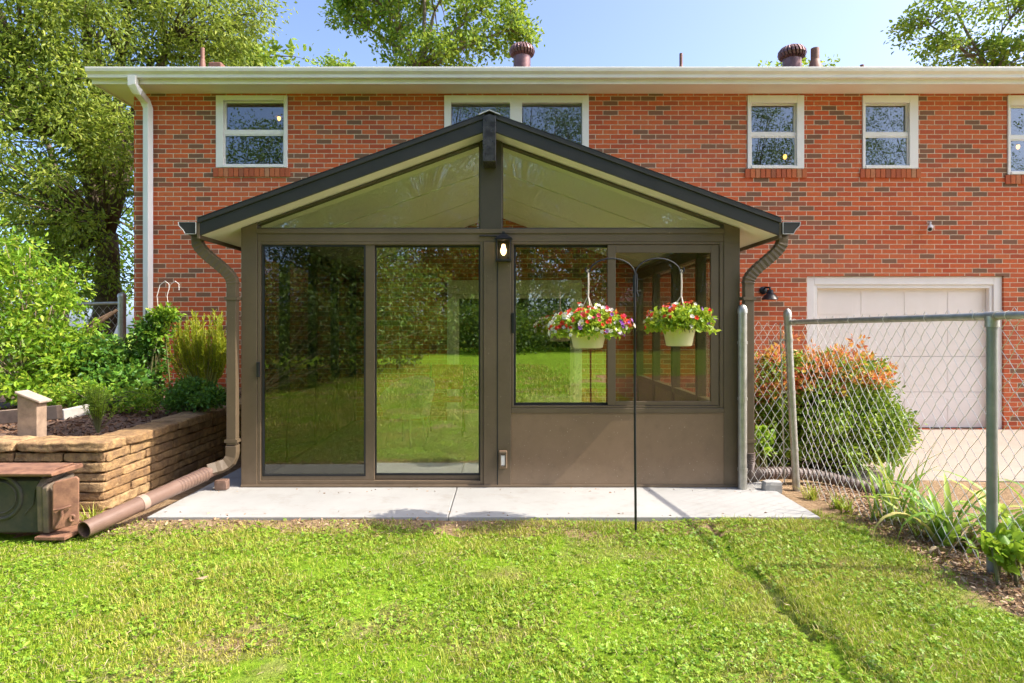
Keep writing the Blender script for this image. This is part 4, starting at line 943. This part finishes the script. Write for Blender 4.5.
m = MB().box(zx(40), zx(70), YS-.05, YS+.3, zz(538), zz(534.5)); m.build('base_plate', M['rust'], st, bevel=.004)

# short wooden post, boards and leaning poles in the bed
Yp = 4.98; x0, x1 = wx(17, Yp), wx(37, Yp)
t = thing('wooden_post', 'short weathered wooden post with a slanted cap on the raised bed', 'post', ((x0+x1)/2, Yp, .4))
MB().prism([(x0, .38), (x1, .38), (x1, wz(402, Yp)), (x0, wz(394, Yp))], Yp, Yp+.11).build('post', M['wood'], t, bevel=.006)
MB().prism([(x0-.012, wz(393.5, Yp)), (x1+.03, wz(403.5, Yp)), (x1+.034, wz(401, Yp)), (x0-.010, wz(391, Yp))], Yp-.015, Yp+.125).build('cap', M['capwood'], t, bevel=.006)
p = at(62, 415, 6.0); q = at(122, 404, 6.6)
o = MB().tube([p, (p+q)/2+Vector((0, 0, .01)), q], 1, square=(.05, .025)).build('board', M['greywood'], None, bevel=.006); tag(o, 'pale grey board lying along the back of the mulch bed', 'board')
p = at(-8, 418, 5.6); q = at(60, 412, 5.5)
o = MB().tube([p, q], 1, square=(.06, .03)).build('board', M['wood'], None, bevel=.006); tag(o, 'brown plank lying behind the short wooden post', 'board')
o = MB().tube([at(68, 346, 8.2), at(92, 328, 8.2), at(117, 310, 8.3)], [.028, .026, .022], 10).build('leaning_pole', M['stick'], None, True); tag(o, 'thick brown pole leaning on the left fence, lower of the two', 'pole', 'poles leaning on the left fence')
o = MB().tube([at(63, 343, 8.4), at(90, 324, 8.4), at(112, 312, 8.5)], [.02, .018, .014], 10).build('leaning_pole', M['stick'], None, True); tag(o, 'thin brown pole leaning on the left fence, upper of the two', 'pole', 'poles leaning on the left fence')

# ------------------------------------------------------------------ trees and plants
def cluster_leaves(centres, rad, per, size, aspect, droop=0., flat=.8):
    n = len(centres)*per; c = np.repeat(np.array(centres), per, 0)
    off = RNG.normal(size=(n, 3))*rad*np.array([[.55, .55, .45*flat]])
    P = c+off; ax = unit(off)+np.array([[0, 0, -droop]])
    return leaves(P, size, aspect, ax, .9)
def limb(m, a, b, r0, r1, bend, n=7, seg=6):
    a, b = Vector(a), Vector(b); mid = (a+b)/2+Vector(bend); pts = []
    for i in range(n):
        t = i/(n-1); p = a*(1-t)**2+mid*2*t*(1-t)+b*t*t
        pts.append(p+Vector((random.uniform(-1, 1), random.uniform(-1, 1), random.uniform(-1, 1)))*r0*.35*(0 < i < n-1))
    m.tube(pts, [r0+(r1-r0)*(i/(n-1)) for i in range(n)], seg); return pts
def tree(name, label, base, forks, blobs, leafm, bark, r_trunk, lsize=.1, asp=.45, per=60, crad=.35, ncl=60, droop=0., group=None, shell=.35, twig=.012):
    t = thing(name, label, 'tree', base, group); b = Vector(base)
    m = MB(); f_pts = []
    fk = Vector(forks[0])
    pts = limb(m, b-Vector((0, 0, .2)), fk, r_trunk*1.15, r_trunk*.85, (random.uniform(-.2, .2), 0, 0), 9, 12)
    ends = [fk]
    for e in forks[1:]:
        pp = limb(m, fk-Vector((0, 0, .05)), e, r_trunk*.6, r_trunk*.22, (random.uniform(-.3, .3), random.uniform(-.3, .3), .4), 9, 8); ends += [pp[4], pp[6], pp[8]]
    cents = []
    for c, r, k in blobs:
        q = ellip(c, r, int(ncl*k), shell); cents.append(q)
    C_ = np.concatenate(cents)
    for c in C_:
        e = min(ends, key=lambda p: (p-Vector(c)).length+(1.5 if p.z > c[2]+.3 else 0)); d = (e-Vector(c)).length
        limb(m, e, c, min(r_trunk*.2, .012+.012*d), .005, (0, 0, .12*d), 6, 4)
    m.build('trunk', bark, t, True, angle=180)
    V, Fc = cluster_leaves(C_, crad, per, lsize, asp, droop); np_mesh('crown', V, Fc, leafm, t); return t
YT = 12.0
T = lambda px, py, Y=YT: tuple(at(px, py, Y))
tree('leafy_tree', 'tall olive green tree with several dark stems left of the house', (wx(108, YT), YT, .3),
     [T(106, 235), T(78, 60), T(98, 40), T(128, 10), T(152, 60, 12.6), T(190, -10, 12.6), T(20, 60, 11), T(60, -80)],
     [(T(15, 40, 11), (2.3, 1.6, 1.5), 1.5), (T(35, 150, 10.6), (1.5, 1.2, 1.9), 1.5), (T(95, 20, 11.6), (2.2, 1.6, 1.4), 1.5), (T(180, 30, 12.6), (1.7, 1.2, 1.0), .85), (T(232, 12, 12.8), (.8, .7, .5), .28), (T(215, 55, 12.6), (.9, .7, .35), .22), (T(95, 130, 11.3), (.9, .9, 1.2), .45), (T(60, -110), (4.2, 2.5, 2.2), 1.6), (T(60, 260, 11.5), (1.2, 1.0, .9), .5), (T(118, 150, 12.4), (.5, .8, 1.6), .35)],
     M['oak'], M['bark'], .23, .095, .36, 112, .36, 62, .55)
tree('background_tree', 'paler tree glimpsed between the dark stems and the house corner', (wx(60, 19), 19, .3), [T(60, 200, 19), T(20, 100, 19), T(110, 120, 19)],
     [(T(120, 240, 19), (2.2, 1.5, 2.6), 1.2), (T(30, 240, 19), (3, 1.5, 2.6), 1.2), (T(60, 120, 19), (3.6, 2, 2), 1.0)], M['maple'], M['bark'], .2, .16, .5, 55, .55, 46)
YC = 20.0
tree('leafy_tree', 'leafy green tree rising behind the middle of the roof', (wx(418, YC), YC, 0), [T(420, 70, YC), T(385, 10, YC), T(440, 0, YC), T(480, 10, YC), T(510, 30, YC), T(370, 30, YC), T(420, -60, YC)],
     [(T(420, 10, YC), (2.3, 2, 1.5), 1.1), (T(375, 15, YC), (1.3, 1.2, 1.1), .6), (T(490, 22, YC), (1.2, 1.2, 1.1), .65), (T(440, 55, YC), (2.4, 1.5, .6), .6), (T(518, 32, YC), (.6, .6, .3), .14), (T(345, 5, YC), (.5, .6, .4), .12), (T(420, -50, YC), (3.0, 2, 1.5), 1.)],
     M['maple'], M['barkpale'], .13, .135, .6, 62, .33, 62, .1)
YD = 21.0
tree('leafy_tree', 'airy green tree rising behind the right end of the roof', (wx(990, YD), YD, 0), [T(992, 75, YD), T(930, 25, YD), T(965, 45, YD), T(1010, 20, YD), T(950, 0, YD), T(1030, 30, YD)],
     [(T(935, 25, YD), (1.2, 1.2, .9), .42), (T(960, 50, YD), (1.5, 1.2, .6), .55), (T(1010, 55, YD), (1.4, 1.2, .5), .5), (T(1005, 10, YD), (1.3, 1, .7), .28), (T(950, -20, YD), (1.3, 1, .8), .35), (T(1060, 10, YD), (1.8, 1.5, 1.5), .8)],
     M['maple'], M['barkpale'], .11, .135, .6, 52, .31, 58, .1)
for px, py, Y, rx_, rz_, lab, k in ((262, 58, 17, 1.2, .35, 'small light green treetop at the left above the roof edge', .35), (335, 62, 26, .7, .3, 'tiny bluish treetop above the roof left of the middle tree', .16), (797, 66, 26, 1.5, .25, 'low yellow-green treetop behind the right roof turbine', .22)):
    tree('treetop', lab, (wx(px, Y), Y, 0), [T(px, py+30, Y), T(px+4, py, Y)], [(T(px, py+6, Y), (rx_, 1, rz_), k)], M['maple'], M['bark'], .14, .17, .6, 50, .4, 60, .1)

def shrub(name, label, base, blobs, leafm, lsize, asp, ncl, per, crad, stems=18, cat='shrub', stemm='stem', r=.012, group=None, shell=.45, droop=0.):
    t = thing(name, label, cat, base, group); b = Vector(base); C_ = np.concatenate([ellip(c, q, int(ncl*k), shell) for c, q, k in blobs])
    m = MB()
    for i in RNG.choice(len(C_), min(stems, len(C_)), False):
        e = C_[i]; limb(m, b+Vector((random.uniform(-.12, .12), random.uniform(-.1, .1), -.03)), e, r, r*.3, (0, 0, .2), 6, 5)
    m.build('stems', M[stemm], t, True, angle=180)
    V, Fc = cluster_leaves(C_, crad, per, lsize, asp, droop); np_mesh('foliage', V, Fc, leafm, t); return t
U = lambda px, py, Y: tuple(at(px, py, Y))
shrub('leafy_shrub', 'big bright green shrub filling the left edge beside the fence', (wx(35, 7.3), 7.3, .4), [(U(8, 290, 7.3), (.80, .6, .62), .85), (U(45, 330, 7.2), (.46, .5, .42), .45), (U(10, 362, 7.0), (.72, .5, .45), .65), (U(50, 380, 7.0), (.40, .4, .22), .35), (U(-20, 270, 7.3), (.7, .6, .7), .5)],
      M['bright'], .075, .42, 95, 34, .17, 60, 'shrub', 'dryst', .012)
shrub('low_shrub', 'dark green low shrub under the leaning poles', (wx(95, 7.4), 7.4, .42), [(U(98, 363, 7.4), (.42, .35, .24), 1), (U(118, 385, 7.0), (.25, .25, .18), .5)], M['deep'], .075, .55, 60, 40, .13, 30)
shrub('low_shrub', 'yellow-green weedy plant at the back of the mulch bed', (wx(95, 6.4), 6.4, .43), [(U(80, 396, 6.5), (.42, .2, .13), 1), (U(135, 400, 6.4), (.25, .15, .1), .5)], M['bright'], .045, .5, 50, 30, .1, 30)
# vine on a wire trellis
Yv = 7.4; xv = wx(150, Yv)
tr = thing('wire_trellis', 'thin wire trellis with curled tops carrying a vine by the house wall', 'trellis', (xv, Yv, .42))
m = MB()
for k, px in enumerate((146, 152, 158)): m.tube([(wx(px, Yv), Yv, .38), (wx(px, Yv), Yv, wz(312, Yv))], .005, 6)
for py in (330, 350, 372, 392): m.tube([(wx(143, Yv), Yv, wz(py, Yv)), (wx(160, Yv), Yv, wz(py, Yv))], .004, 6)
m.build('rods', M['black'], tr, True)
for sg, c0 in ((-1, 157), (1, 167)):
    m = MB().tube([U(c0+4+sg*.5-2, 312, Yv), U(c0, 296, Yv), U(c0+3, 285, Yv), U(c0+8, 281, Yv), U(c0+12, 284, Yv), U(c0+12, 290, Yv)], .0035, 6); m.build('curl', M['white'], tr, True)
shrub('climbing_vine', 'dark green vine climbing the wire trellis', (xv, Yv, .42), [(U(150, 340, Yv), (.16, .12, .26), 1), (U(143, 372, Yv), (.22, .14, .28), 1.3), (U(165, 318, Yv), (.1, .08, .06), .2), (U(150, 400, Yv), (.25, .14, .12), .5)], M['deep'], .055, .5, 42, 36, .08, 24, 'vine')
shrub('vine_tip', 'yellow-green young shoot leaning right from the top of the vine', (wx(160, Yv), Yv-.05, .45), [(U(166, 312, Yv-.05), (.14, .06, .05), 1), (U(160, 330, Yv-.05), (.08, .06, .12), .6)], M['bright'], .065, .5, 14, 14, .06, 8, 'plant')
# upright lime plant: many needle covered shoots
Yl = 8.25; base = (wx(203, Yl), Yl, .46)
t = thing('needle_shrub', 'lime green feathery upright shrub against the brick wall', 'shrub', base)
m = MB(); PP = []; AX = []
for k in range(100):
    a = RNG.uniform(-1, 1); e = Vector((wx(203+a*27+RNG.uniform(-3, 3), Yl), Yl+RNG.uniform(-.2, .2), wz(RNG.uniform(308, 358)+abs(a)*8+(14 if -.15 < a < .2 else 0), Yl)))
    pts = limb(m, Vector(base)+Vector((a*.06, 0, -.03)), e, .008, .003, (a*.16, 0, .05), 9, 5)
    for p, q in zip(pts[3:], pts[4:]):
        for s in range(20):
            f = RNG.uniform(); PP.append(p+(q-p)*f); AX.append((q-p).normalized()*1.1)
m.build('stems', M['limestem'], t, True, angle=180)
V, Fc = leaves(np.array([tuple(p) for p in PP]), .062, .15, np.array([tuple(p) for p in AX]), .65); np_mesh('foliage', V, Fc, M['lime'], t)
shrub('low_shrub', 'mid green mounded plant at the foot of the lime feathery shrub', (wx(195, 6.4), 6.4, .43), [(U(192, 393, 6.4), (.20, .18, .12), 1), (U(212, 398, 6.2), (.14, .12, .07), .5), (U(178, 402, 6.3), (.12, .1, .05), .3)], M['deep'], .04, .5, 60, 40, .07, 30)
# feathery dill
Yd = 5.35; base = (wx(98, Yd), Yd, .42); t = thing('feathery_herb', 'wispy light green herb at the front of the mulch bed', 'herb', base); m = MB(); PP = []; AX = []
for k in range(40):
    e = U(98+RNG.normal(0, 7), RNG.uniform(384, 408), Yd+RNG.uniform(-.1, .1)); pts = limb(m, base, e, .004, .0015, (RNG.normal(0, .03), 0, .05), 6, 4)
    for p, q in zip(pts[2:], pts[3:]):
        for s in range(14): PP.append(tuple(p+(q-p)*RNG.uniform())); AX.append(tuple((q-p).normalized()))
m.build('stems', M['stem'], t); V, Fc = leaves(np.array(PP), .04, .10, np.array(AX), 1.0); np_mesh('foliage', V, Fc, M['dill'], t)
# red tipped bush
Yb = 6.35; base = (wx(832, Yb), Yb, -.12)
t = thing('red_tipped_bush', 'rounded green bush with orange-red new leaves on top, by the driveway', 'bush', base)
blobs = [(U(808, 425, Yb), (.62, .55, .50), 1), (U(852, 425, Yb), (.50, .5, .42), .9), (U(796, 393, Yb), (.42, .4, .40), .6), (U(842, 385, Yb), (.42, .4, .30), .5), (U(872, 428, Yb), (.28, .35, .30), .35), (U(765, 425, Yb), (.28, .3, .38), .4)]
C_ = np.concatenate([ellip(c, q, int(130*k), .7) for c, q, k in blobs]); m = MB()
for i in RNG.choice(len(C_), 40, False): limb(m, Vector(base)+Vector((random.uniform(-.2, .2), random.uniform(-.1, .1), -.02)), C_[i], .016, .005, (0, 0, .1), 6, 5)
m.build('stems', M['bark'], t, True, angle=180)
V, Fc = cluster_leaves(C_, .10, 48, .050, .45); np_mesh('green_foliage', V, Fc, M['photinia'], t)
RC = []
for c, q, k in blobs:
    e = ellip(c, q, int(170*k), .95); nz = vnoise(e[:, 0]*1.0, e[:, 2]+e[:, 1], 3.5, 41); thr = wz(392, Yb)+.22*(nz-.5)
    RC.append(e[(e[:, 2] > thr) | ((e[:, 0] < wx(775, Yb)) & (nz > .45) & (e[:, 2] > .45))])
RC = np.concatenate(RC); RC[:, 2] += RNG.exponential(.035, len(RC))
V, Fc = cluster_leaves(RC, .075, 26, .052, .42, -.6); np_mesh('red_foliage', V, Fc, M['redleaf'], t)
shrub('low_shrub', 'small green seedling plant under the left side of the red tipped bush', (wx(765, 5.75), 5.75, -.1), [(U(763, 440, 5.75), (.1, .08, .12), 1)], M['bright'], .05, .6, 22, 14, .05, 10, 'plant')
# strap-leaved clumps along the fence
def ribbon(m, base, az, L, w, arch, twist=0, n=9):
    p = Vector(base); el = R(86)-arch*.15; d0 = Vector((math.cos(az), math.sin(az), 0)); s = Vector((-math.sin(az), math.cos(az), 0)); vs = []; fs = []
    for i in range(n):
        f = i/(n-1); ww = w*(1-.15*f)*(1 if f < .6 else max(.04, 1-(f-.6)/.4*.96)); c = s*ww
        nrm = Vector((-math.sin(el)*math.cos(az), -math.sin(el)*math.sin(az), math.cos(el)))
        vs += [p-c+nrm*ww*.35, p, p+c+nrm*ww*.35]
        p = p+(d0*math.cos(el)+Vector((0, 0, 1))*math.sin(el))*(L/(n-1)); el -= arch/(n-1)*(.4+1.4*f)
    for i in range(n-1): fs += [(i*3, i*3+1, i*3+4, i*3+3), (i*3+1, i*3+2, i*3+5, i*3+4)]
    m.add(vs, fs)
def strap_clump(label, px, base_y, Y, n, L, w, arch, spread, dry=6):
    x = wx(px, Y); zb = float(hgt(x, Y)); t = thing('strap_leaf_plant', label, 'plant', (x, Y, zb), 'strap leaved plants along the fence'); m = MB(); md = MB()
    for k in range(n+dry):
        az = RNG.uniform(0, 6.28); b = (x+RNG.normal(0, spread), Y+RNG.normal(0, spread), zb-.02)
        tgt = m if k < n else md
        if k < n: ribbon(tgt, b, az, L*RNG.uniform(.55, 1.1), w*RNG.uniform(.7, 1.15), R(arch)*RNG.uniform(.5, 1.35))
        else: ribbon(tgt, b, az, L*RNG.uniform(.3, .6), w*.7, R(150)*RNG.uniform(.7, 1.2))
    m.build('leaves', M['strap'], t, True, angle=180)
    if dry: md.build('dry_leaves', M['straw'], t, True, angle=180)
strap_clump('clump of upright narrow leaves behind the fence, farthest of the strap leaved plants', 893, 540, 4.35, 30, .68, .012, 50, .06, 14)
strap_clump('broad arching leaved clump left of the green fence post', 948, 560, 3.9, 32, .64, .024, 130, .07, 20)
strap_clump('pale arching leaved clump right of the green fence post', 1022, 575, 3.75, 36, .68, .023, 115, .09, 16)
strap_clump('small sparse clump of thin leaves between the two larger fence clumps', 920, 540, 4.2, 16, .42, .012, 95, .05, 12)
shrub('broadleaf_weed', 'bright broad leaved weed at the foot of the green fence post', (wx(1010, 3.3), 3.3, -.05), [(U(1008, 548, 3.3), (.12, .1, .05), 1)], M['bright'], .06, .7, 20, 9, .05, 8, 'weed')
def tuft(px, Y, n, L, label):
    x = wx(px, Y); zb = float(hgt(x, Y)); m = MB()
    for k in range(n): ribbon(m, (x+RNG.normal(0, .02), Y+RNG.normal(0, .02), zb-.01), RNG.uniform(0, 6.28), L*RNG.uniform(.5, 1.1), .004, R(90)*RNG.uniform(.3, 1.3), n=6)
    o = m.build('grass_tuft', M['grass'], None, True, angle=180); tag(o, label, 'grass tuft')
tuft(812, 5.0, 40, .16, 'grass tuft at the foot of the leaning fence post'); tuft(838, 4.72, 50, .15, 'yellowish grass tuft by the wire at the patio corner'); tuft(92, 4.30, 60, .20, 'grass tuft between the stove door and the stone wall')
tuft(848, 4.6, 40, .13, 'small grass tuft under the fence right of the patio corner')
# litter along the fence
n = 4200; y = RNG.uniform(2.0, 5.4, n); x = 2.38+.09*(3.4-y)*0+RNG.gamma(2.2, .13, n)+.05*(y-3.4); P = np.stack([x, y, hgt(x, y)+RNG.uniform(.002, .03, n)], 1)
V, Fc = leaves(P, .032, .35, np.stack([RNG.normal(size=n), RNG.normal(size=n), RNG.uniform(-.2, .5, n)], 1), .3); tag(np_mesh('leaf_litter', V, Fc, M['litter']), kind='stuff')
n = 500; x = RNG.uniform(-2.9, 0.2, n); y = RNG.uniform(4.05, 4.37, n); P = np.stack([x, y, hgt(x, y)+.008], 1)
V, Fc = leaves(P, .03, .4, np.stack([RNG.normal(size=n), RNG.normal(size=n), RNG.uniform(-.1, .3, n)], 1), .3); tag(np_mesh('dry_litter', V, Fc, M['litter']), kind='stuff')
n = 90; x = RNG.uniform(SLX0+.05, SLX1-.05, n); y = np.where(RNG.uniform(size=n) < .5, RNG.uniform(4.4, 4.5, n), RNG.uniform(5.0, 5.17, n)); P = np.stack([x, y, np.full(n, .003)], 1)
V, Fc = leaves(P, .020, .4, np.stack([RNG.normal(size=n), RNG.normal(size=n), np.zeros(n)], 1), .1); tag(np_mesh('patio_litter', V, Fc, M['litter']), kind='stuff')
# thatch and broad leaved weeds in the lawn
x, y = scatter(13000, -4.2, 3.2, 2.0, 4.4); n = len(x); P = np.stack([x, y, hgt(x, y)+RNG.uniform(.004, .018, n)], 1)
V, Fc = leaves(P, .030, .09, np.stack([RNG.normal(size=n), RNG.normal(size=n), RNG.uniform(-.1, .5, n)], 1), .2); tag(np_mesh('lawn_thatch', V, Fc, M['straw']), kind='stuff')
x, y = scatter(240, -4.2, 3.0, 2.0, 4.3); n = len(x); k = 7; a = RNG.uniform(0, 6.28, n)[:, None]+np.arange(k)[None]*6.283/k+RNG.normal(0, .2, (n, k)); a = a.ravel()
P = np.repeat(np.stack([x, y, hgt(x, y)+.004], 1), k, 0); V, Fc = leaves(P, .034, .42, np.stack([np.cos(a), np.sin(a), RNG.uniform(.2, .8, n*k)], 1), .15); tag(np_mesh('lawn_weeds', V, Fc, M['clover']), kind='stuff')
c = at(200, 579, 3.29); m = MB(); q = []
vs = [(c.x-.035, c.y, .0), (c.x-.012, c.y-.018, .012), (c.x+.02, c.y-.012, .006), (c.x+.042, c.y+.006, .018), (c.x+.012, c.y+.02, .01), (c.x-.016, c.y+.016, .004)]
m.add(vs+[(a, b, z-.002) for a, b, z in vs], [(0, 1, 2, 3, 4, 5), (11, 10, 9, 8, 7, 6)]+[(i, 6+i, 6+(i+1) % 6, (i+1) % 6) for i in range(6)])
tag(m.build('dead_leaf', M['litter']), 'single curled brown leaf lying on the lawn', 'leaf')

# ------------------------------------------------------------------ what lies behind the viewer (seen mirrored in the glass)
def woods():
    m = MB(); CC = []
    spots = [(-15, -15, 13, 4.5), (-9, -19, 17, 4.5), (-4, -22, 18, 4.5), (1, -25, 20, 5), (6, -24, 18, 5), (11, -26, 20, 5), (16, -24, 18, 5), (22, -26, 18, 6), (-22, -19, 15, 6), (-30, -20, 17, 7), (30, -26, 18, 7), (-6.5, -16, 8, 3), (3.5, -20, 9, 3.5), (9, -21, 9, 3.5), (-1.5, -19, 8, 3)]
    for x, y, h_, r_ in spots:
        z = float(hgt(x, y)); limb(m, (x, y, z-.2), (x, y, z+h_*.7), .28, .1, (.3, 0, 0), 8, 8)
        q = np.concatenate([ellip((x, y, z+h_*.58), (r_, r_*.8, h_*.42), 120, .5), ellip((x, y, z+h_*.34), (r_*1.1, r_*.8, h_*.30), 70, .4)]); CC.append(q)
        for c in q[::3]: limb(m, (x, y, z+h_*.35), c, .06, .01, (0, 0, .4), 5, 4)
    for x in np.arange(-16, 18, 1.3):                                    # undergrowth
        y = -15-.25*x+random.uniform(-1, 1); y = min(y, -9.5)
        z = float(hgt(x, y)); CC.append(ellip((x, y, z+.8), (1.1, .9, .9), 22, .4))
    o = m.build('woodland', M['bark'], None, True, angle=180); tag(o, kind='stuff')
    V, Fc = cluster_leaves(np.concatenate(CC), .80, 140, .13, .55); q = np_mesh('woodland_leaves', V, Fc, M['woods']); q.parent = o; tag(q, kind='stuff')
woods()
m = [(U(0, 0, 1), None)]
def mirror_shrub(x, y, r, h_):
    z = float(hgt(x, y)); return ((x, y, z+h_*.5), (r, r, h_*.55), 1)
shrub('hedge', 'dark hedge across the lawn mirrored in the left door glass', (-5, -2, 0), [mirror_shrub(-7.5, -1.2, 1.3, 2.6), mirror_shrub(-6.0, -2.4, 1.3, 2.8), mirror_shrub(-4.8, -4.0, 1.4, 2.8), mirror_shrub(-3.9, -6.0, 1.4, 3.0), mirror_shrub(-2.9, -8.2, 1.5, 3.0)], M['woods'], .13, .5, 70, 34, .35, 30, 'hedge')

# ------------------------------------------------------------------ light, sky, camera
W = bpy.data.worlds.new('World'); S.world = W; W.use_nodes = True; nt = W.node_tree; nt.nodes.clear()
sun_dir = Vector((.678, -.075, .733)).normalized()
el = math.asin(sun_dir.z); az = math.atan2(sun_dir.x, sun_dir.y)
sky = nt.nodes.new('ShaderNodeTexSky'); sky.sky_type = 'NISHITA'; sky.sun_disc = False; sky.sun_elevation = el; sky.sun_rotation = az
sky.air_density = .46; sky.dust_density = 3.0; sky.ozone_density = 2.6; sky.altitude = 200
bg = nt.nodes.new('ShaderNodeBackground'); bg.inputs[1].default_value = .15; wo = nt.nodes.new('ShaderNodeOutputWorld')
nt.links.new(sky.outputs[0], bg.inputs[0]); nt.links.new(bg.outputs[0], wo.inputs[0])
L = bpy.data.lights.new('sun', 'SUN'); L.energy = 2.1; L.angle = R(.5); L.color = (1, .93, .82)
lo = bpy.data.objects.new('sun', L); COL.objects.link(lo); lo.rotation_euler = sun_dir.to_track_quat('Z', 'Y').to_euler(); lo.location = (8, -2, 9)
cam = bpy.data.cameras.new('camera'); co = bpy.data.objects.new('camera', cam); COL.objects.link(co)
co.location = (0, 0, H); co.rotation_euler = (R(90), 0, 0)
cam.sensor_fit = 'HORIZONTAL'; cam.sensor_width = 36; cam.lens = 36*F/1024; cam.shift_x = (512-CX)/1024; cam.shift_y = -(341.5-CY)/1024; cam.clip_end = 600; cam.clip_start = .05
S.camera = co
S.render.resolution_x = 1024; S.render.resolution_y = 683
v = S.view_settings; v.view_transform = 'Standard'; v.look = 'None'; v.gamma = 1; v.use_curve_mapping = False; v.exposure = 1.9
S.render.engine = 'CYCLES'
cy = S.cycles; cy.max_bounces = 8; cy.diffuse_bounces = 4; cy.glossy_bounces = 4; cy.transmission_bounces = 6; cy.transparent_max_bounces = 24; cy.use_denoising = True
cy.caustics_reflective = False; cy.caustics_refractive = False
